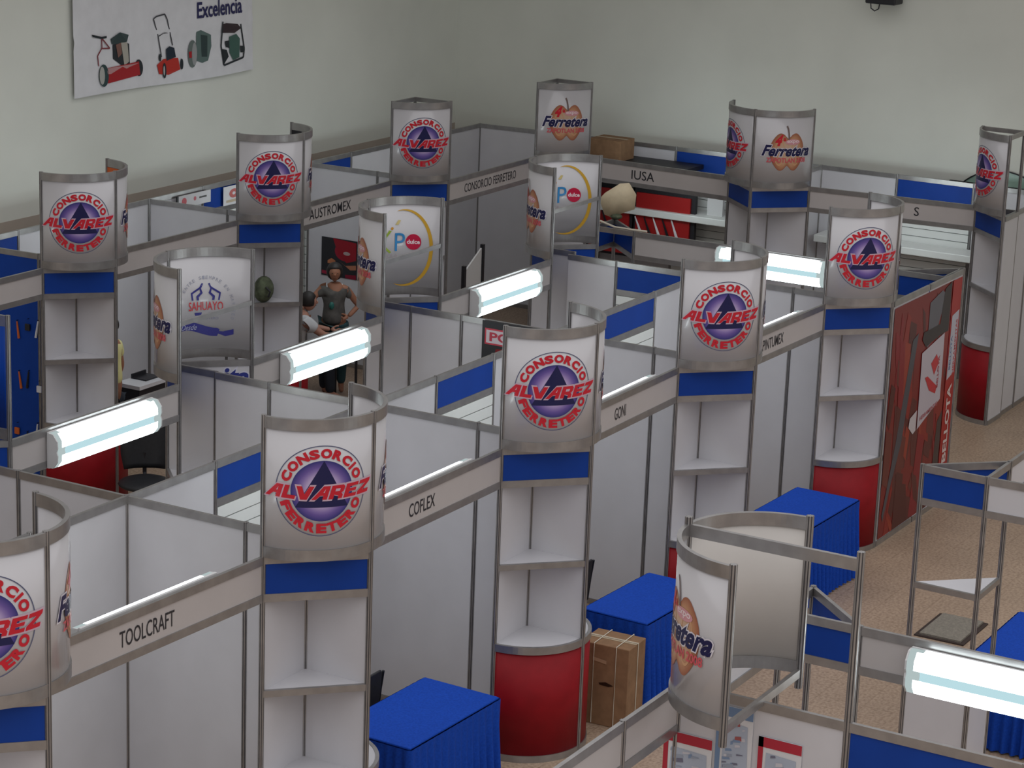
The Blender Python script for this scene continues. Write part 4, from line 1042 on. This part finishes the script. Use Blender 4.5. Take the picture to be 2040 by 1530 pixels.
def hand(parent, w, d, side, skin, s=1.0):
    """palm with four curled fingers and a thumb; w wrist, d direction, side = thumb side"""
    w = Vector(w); d = Vector(d).normalized(); sd = (Vector(side)-Vector(side).dot(d)*d).normalized(); n = d.cross(sd)
    vs = [w, w+d*0.045*s, w+d*0.085*s]; ed = [(0,1), (1,2)]; rr = [0.024*s, (0.036*s, 0.018*s), (0.038*s, 0.016*s)]
    for k, (off, L) in enumerate(((0.030, .070), (0.010, .080), (-0.010, .074), (-0.028, .058))):
        b0 = w+d*0.088*s+sd*off*s; i = len(vs)
        vs += [b0, b0+d*L*.5*s+n*0.006*s, b0+d*L*.85*s+n*0.024*s, b0+d*L*.95*s+n*0.045*s]; ed += [(2, i), (i, i+1), (i+1, i+2), (i+2, i+3)]; rr += [0.0095*s, 0.009*s, 0.0085*s, 0.007*s]
    i = len(vs); b0 = w+d*0.03*s+sd*0.03*s; vs += [b0, b0+d*0.03*s+sd*0.025*s, b0+d*0.06*s+sd*0.035*s+n*.01*s]; ed += [(1, i), (i, i+1), (i+1, i+2)]; rr += [0.013*s, 0.011*s, 0.009*s]
    skinned('hand', vs, ed, rr, skin, parent, 1)

# woman: standing, left hand on hip, other arm raised to rest on the stand
def woman():
    B = Vector((10.70, 6.96, 0)); T = thing('person', 'standing woman in a grey short-sleeved top with dark hair, hand on hip', 'person', B)
    fwd = Vector((-0.80, -0.60, 0)).normalized(); rt = Vector((fwd.y, -fwd.x, 0))   # her right side
    P = lambda s, f, z: rt*(-s)+fwd*f+Vector((0, 0, z))                            # s>0: her left (picture right)
    lf = 1
    vs = [P(0,0,.90), P(0,0,1.03), P(0,0.01,1.17), P(0,0,1.27), P(0,0.02,1.335), P(.09,0,.84), P(.10,.01,.46), P(.10,-.02,.07), P(.10,.10,.035), P(-.09,0,.84), P(-.10,.02,.46), P(-.10,0,.07), P(-.10,.12,.035),
          P(.15,0,1.25), P(.29,-.05,1.04), P(.17,.04,.93), P(-.15,0,1.25), P(-.30,.06,1.10), P(-.42,.16,1.02)]
    ed = [(0,1),(1,2),(2,3),(3,4),(0,5),(5,6),(6,7),(7,8),(0,9),(9,10),(10,11),(11,12),(3,13),(13,14),(14,15),(3,16),(16,17),(17,18)]
    rr = [(.10,.08),(.10,.08),(.11,.09),(.095,.07),.045,.075,.052,.036,.03,.075,.052,.036,.03,.048,.036,.026,.048,.036,.026]
    skinned('body', vs, ed, rr, 'skin', T)
    vs = [P(0,0,.80), P(0,0,1.02), P(0,0.01,1.15), P(0,0,1.235), P(.14,0,1.235), P(.205,-.02,1.14), P(-.14,0,1.235), P(-.215,.03,1.17)]
    skinned('grey_top', vs, [(0,1),(1,2),(2,3),(3,4),(4,5),(3,6),(6,7)], [(.21,.17),(.145,.115),(.150,.12),(.11,.08),.062,.055,.062,.055], 'shirt', T)
    b = MB(); b.ball(tuple(B+P(-.03,.120,1.08)), .045, .03, .05, 'teal', 10, 6); b.build('blue_print', T, True)
    vs = [P(0,0,.98), P(.08,0,.80), P(.10,.01,.46), P(.10,-.02,.09), P(-.08,0,.80), P(-.10,.02,.46), P(-.10,0,.09)]
    skinned('teal_trousers', vs, [(0,1),(1,2),(2,3),(0,4),(4,5),(5,6)], [(.165,.135),.115,.075,.055,.115,.075,.055], 'skirt', T)
    for sg in (-1, 1): MB().tube([tuple(B+P(sg*.085,.06,1.24)), tuple(B+P(sg*.09,.01,1.315)), tuple(B+P(sg*.08,-.05,1.27))], 0.008, 'wshirt', 6).build('strap', T, True)
    face(T, B+P(0,.03,1.455), .098, fwd+rt*-0.0, 'skin', 'hair', .5)
    MB().ball(tuple(B+P(0,-.12,1.44)), .05, .06, .07, 'hair', 10, 8).build('hair_bun', T, True)
    hand(T, P(.17,.04,.93), P(-.1,.05,-.03), (0,0,1), 'skin'); hand(T, P(-.42,.16,1.02), P(-.06,.06,-.05), (0,0,1), 'skin')
    return T
woman()
def man():
    B = Vector((10.0, 7.11, 0)); T = thing('person', 'seated man with short dark hair and white shirt leaning forward', 'person', B)
    fwd = Vector((0.80, -0.60, 0)).normalized(); lt = Vector((-fwd.y, fwd.x, 0))
    P = lambda s, f, z: lt*s+fwd*f+Vector((0, 0, z))
    vs = [P(0,0,.55), P(0,.04,.72), P(0,.10,.90), P(0,.15,1.02), P(0,.20,1.08), P(.10,.20,.55), P(.11,.46,.53), P(.11,.48,.10), P(.11,.60,.04), P(-.10,.20,.55), P(-.11,.46,.53), P(-.11,.48,.10), P(-.11,.60,.04),
          P(.19,.14,.99), P(.24,.34,.84), P(.16,.56,.80), P(-.19,.14,.99), P(-.24,.34,.84), P(-.16,.56,.80)]
    ed = [(0,1),(1,2),(2,3),(3,4),(0,5),(5,6),(6,7),(7,8),(0,9),(9,10),(10,11),(11,12),(3,13),(13,14),(14,15),(3,16),(16,17),(17,18)]
    rr = [(.15,.12),(.14,.11),(.15,.11),(.11,.08),.055,.085,.06,.042,.035,.085,.06,.042,.035,.058,.042,.028,.058,.042,.028]
    skinned('body', vs, ed, rr, 'skin2', T)
    vs = [P(0,0,.56), P(0,.04,.72), P(0,.10,.90), P(0,.16,1.055), P(.19,.14,1.0), P(.225,.26,.90), P(-.19,.14,1.0), P(-.225,.26,.90)]
    skinned('white_shirt', vs, [(0,1),(1,2),(2,3),(3,4),(4,5),(3,6),(6,7)], [(.165,.14),(.16,.13),(.175,.135),(.15,.12),.085,.068,.085,.068], 'wshirt', T)
    vs = [P(0,0,.53), P(.10,.20,.54), P(.11,.46,.52), P(.11,.48,.10), P(-.10,.20,.54), P(-.11,.46,.52), P(-.11,.48,.10)]
    skinned('dark_trousers', vs, [(0,1),(1,2),(2,3),(0,4),(4,5),(5,6)], [(.165,.13),.10,.075,.06,.10,.075,.06], 'pants', T)
    face(T, B+P(0,.24,1.19), .10, fwd+Vector((0,0,-.25))*0, 'skin2', 'hair', 0)
    hand(T, P(.16,.56,.80), P(-.03,.1,-.02), (0,0,1), 'skin2'); hand(T, P(-.16,.56,.80), P(.03,.1,-.02), (0,0,1), 'skin2')
    s = thing('stool', 'stool under the seated man in white', 'stool', B+Vector((0,0,0)))
    MB().prism([(B.x+.19*math.cos(a*PI/8), B.y+.19*math.sin(a*PI/8)) for a in range(16)], .40, .43, 'chair').build('seat', s)
    for k in range(4): a = k*PI/2+.4; MB().tube([(B.x+.1*math.cos(a), B.y+.1*math.sin(a), .40), (B.x+.18*math.cos(a), B.y+.18*math.sin(a), 0)], .013, 'steel').build('leg', s)
    t = thing('work_table', 'small table in front of the seated man', 'table', B+fwd*0.75)
    c = B+fwd*0.80-lt*0.27
    q = [c+lt*.4-fwd*.22, c-lt*.4-fwd*.22, c-lt*.4+fwd*.22, c+lt*.4+fwd*.22]
    MB().prism([(k.x, k.y) for k in q], .73, .76, 'white').build('table_top', t)
    for k in q: kk = c+(k-c)*.88; MB().tube([(kk.x, kk.y, .73), (kk.x, kk.y, 0)], .016, 'steel').build('leg', t)
man()
def yellow():
    B = Vector((6.60, 6.98, 0)); T = thing('person', 'person in a yellow shirt half hidden behind the far left tower', 'person', B)
    fwd = Vector((-0.3, 0.95, 0)).normalized(); lt = Vector((-fwd.y, fwd.x, 0))
    P = lambda s, f, z: lt*s+fwd*f+Vector((0, 0, z))
    vs = [P(0,0,.92), P(0,0,1.08), P(0,0,1.26), P(0,0,1.38), P(0,0,1.46), P(.09,0,.85), P(.10,0,.47), P(.10,-.02,.07), P(.10,.1,.035), P(-.09,0,.85), P(-.10,0,.47), P(-.10,-.02,.07), P(-.10,.1,.035),
          P(.18,0,1.36), P(.24,-.02,1.10), P(.22,.06,.88), P(-.18,0,1.36), P(-.25,-.02,1.10), P(-.23,.06,.88)]
    ed = [(0,1),(1,2),(2,3),(3,4),(0,5),(5,6),(6,7),(7,8),(0,9),(9,10),(10,11),(11,12),(3,13),(13,14),(14,15),(3,16),(16,17),(17,18)]
    rr = [(.14,.11),(.13,.10),(.14,.10),(.10,.08),.05,.085,.058,.04,.032,.085,.058,.04,.032,.055,.042,.03,.055,.042,.03]
    skinned('body', vs, ed, rr, 'skin', T)
    vs = [P(0,0,.92), P(0,0,1.08), P(0,0,1.26), P(0,0,1.36), P(.18,0,1.35), P(.225,-.01,1.20), P(-.18,0,1.35), P(-.235,-.01,1.20)]
    skinned('yellow_shirt', vs, [(0,1),(1,2),(2,3),(3,4),(4,5),(3,6),(6,7)], [(.16,.13),(.15,.12),(.155,.12),(.11,.09),.07,.062,.07,.062], 'yshirt', T)
    vs = [P(0,0,.90), P(.09,0,.80), P(.10,0,.47), P(.10,-.02,.09), P(-.09,0,.80), P(-.10,0,.47), P(-.10,-.02,.09)]
    skinned('dark_trousers', vs, [(0,1),(1,2),(2,3),(0,4),(4,5),(5,6)], [(.155,.125),.105,.075,.06,.105,.075,.06], 'pants', T)
    face(T, B+P(0,.02,1.58), .10, fwd, 'skin', 'hair', 0)
    hand(T, P(.22,.06,.88), P(0,.03,-.1), fwd, 'skin'); hand(T, P(-.23,.06,.88), P(0,.03,-.1), fwd, 'skin')
yellow()

# ---------------------------------------------------------------- light
w = bpy.data.worlds.new('hall_daylight'); SC.world = w; w.use_nodes = True
nt = w.node_tree; bg = nt.nodes['Background']
# daylight: bright through the roof lights overhead, weaker from the open sides
tc = nt.nodes.new('ShaderNodeTexCoord'); sp = nt.nodes.new('ShaderNodeSeparateXYZ'); rp = nt.nodes.new('ShaderNodeValToRGB')
rp.color_ramp.elements[0].position = 0.0; rp.color_ramp.elements[0].color = (0.42, 0.40, 0.395, 1)
rp.color_ramp.elements[1].position = 0.75; rp.color_ramp.elements[1].color = (0.99, 0.98, 1.0, 1)
nt.links.new(tc.outputs['Generated'], sp.inputs[0]); nt.links.new(sp.outputs['Z'], rp.inputs['Fac']); nt.links.new(rp.outputs['Color'], bg.inputs['Color'])
bg.inputs['Strength'].default_value = 1.28

# ---------------------------------------------------------------- camera
q = dict(cx=-12.5562, cy=-8.5569, cz=7.5866, yaw=.5123, pitch=-.2597, roll=.0378, f=4852.16)
F = Vector((math.cos(q['pitch'])*math.cos(q['yaw']), math.cos(q['pitch'])*math.sin(q['yaw']), math.sin(q['pitch'])))
Rt = Vector((math.sin(q['yaw']), -math.cos(q['yaw']), 0)); Up = Rt.cross(F)
c, s = math.cos(q['roll']), math.sin(q['roll'])
R2 = c*Rt+s*Up; U2 = -s*Rt+c*Up
cam = bpy.data.cameras.new('camera'); co = bpy.data.objects.new('camera', cam); COL.objects.link(co)
co.matrix_world = Matrix(((R2.x, U2.x, -F.x, q['cx']), (R2.y, U2.y, -F.y, q['cy']), (R2.z, U2.z, -F.z, q['cz']), (0, 0, 0, 1)))
cam.sensor_fit = 'HORIZONTAL'; cam.sensor_width = 36; cam.lens = q['f']/2040*36; cam.clip_end = 200
SC.camera = co
SC.view_settings.view_transform = 'Standard'; SC.view_settings.look = 'None'; SC.view_settings.gamma = 1; SC.view_settings.exposure = -0.08
SC.view_settings.use_curve_mapping = False
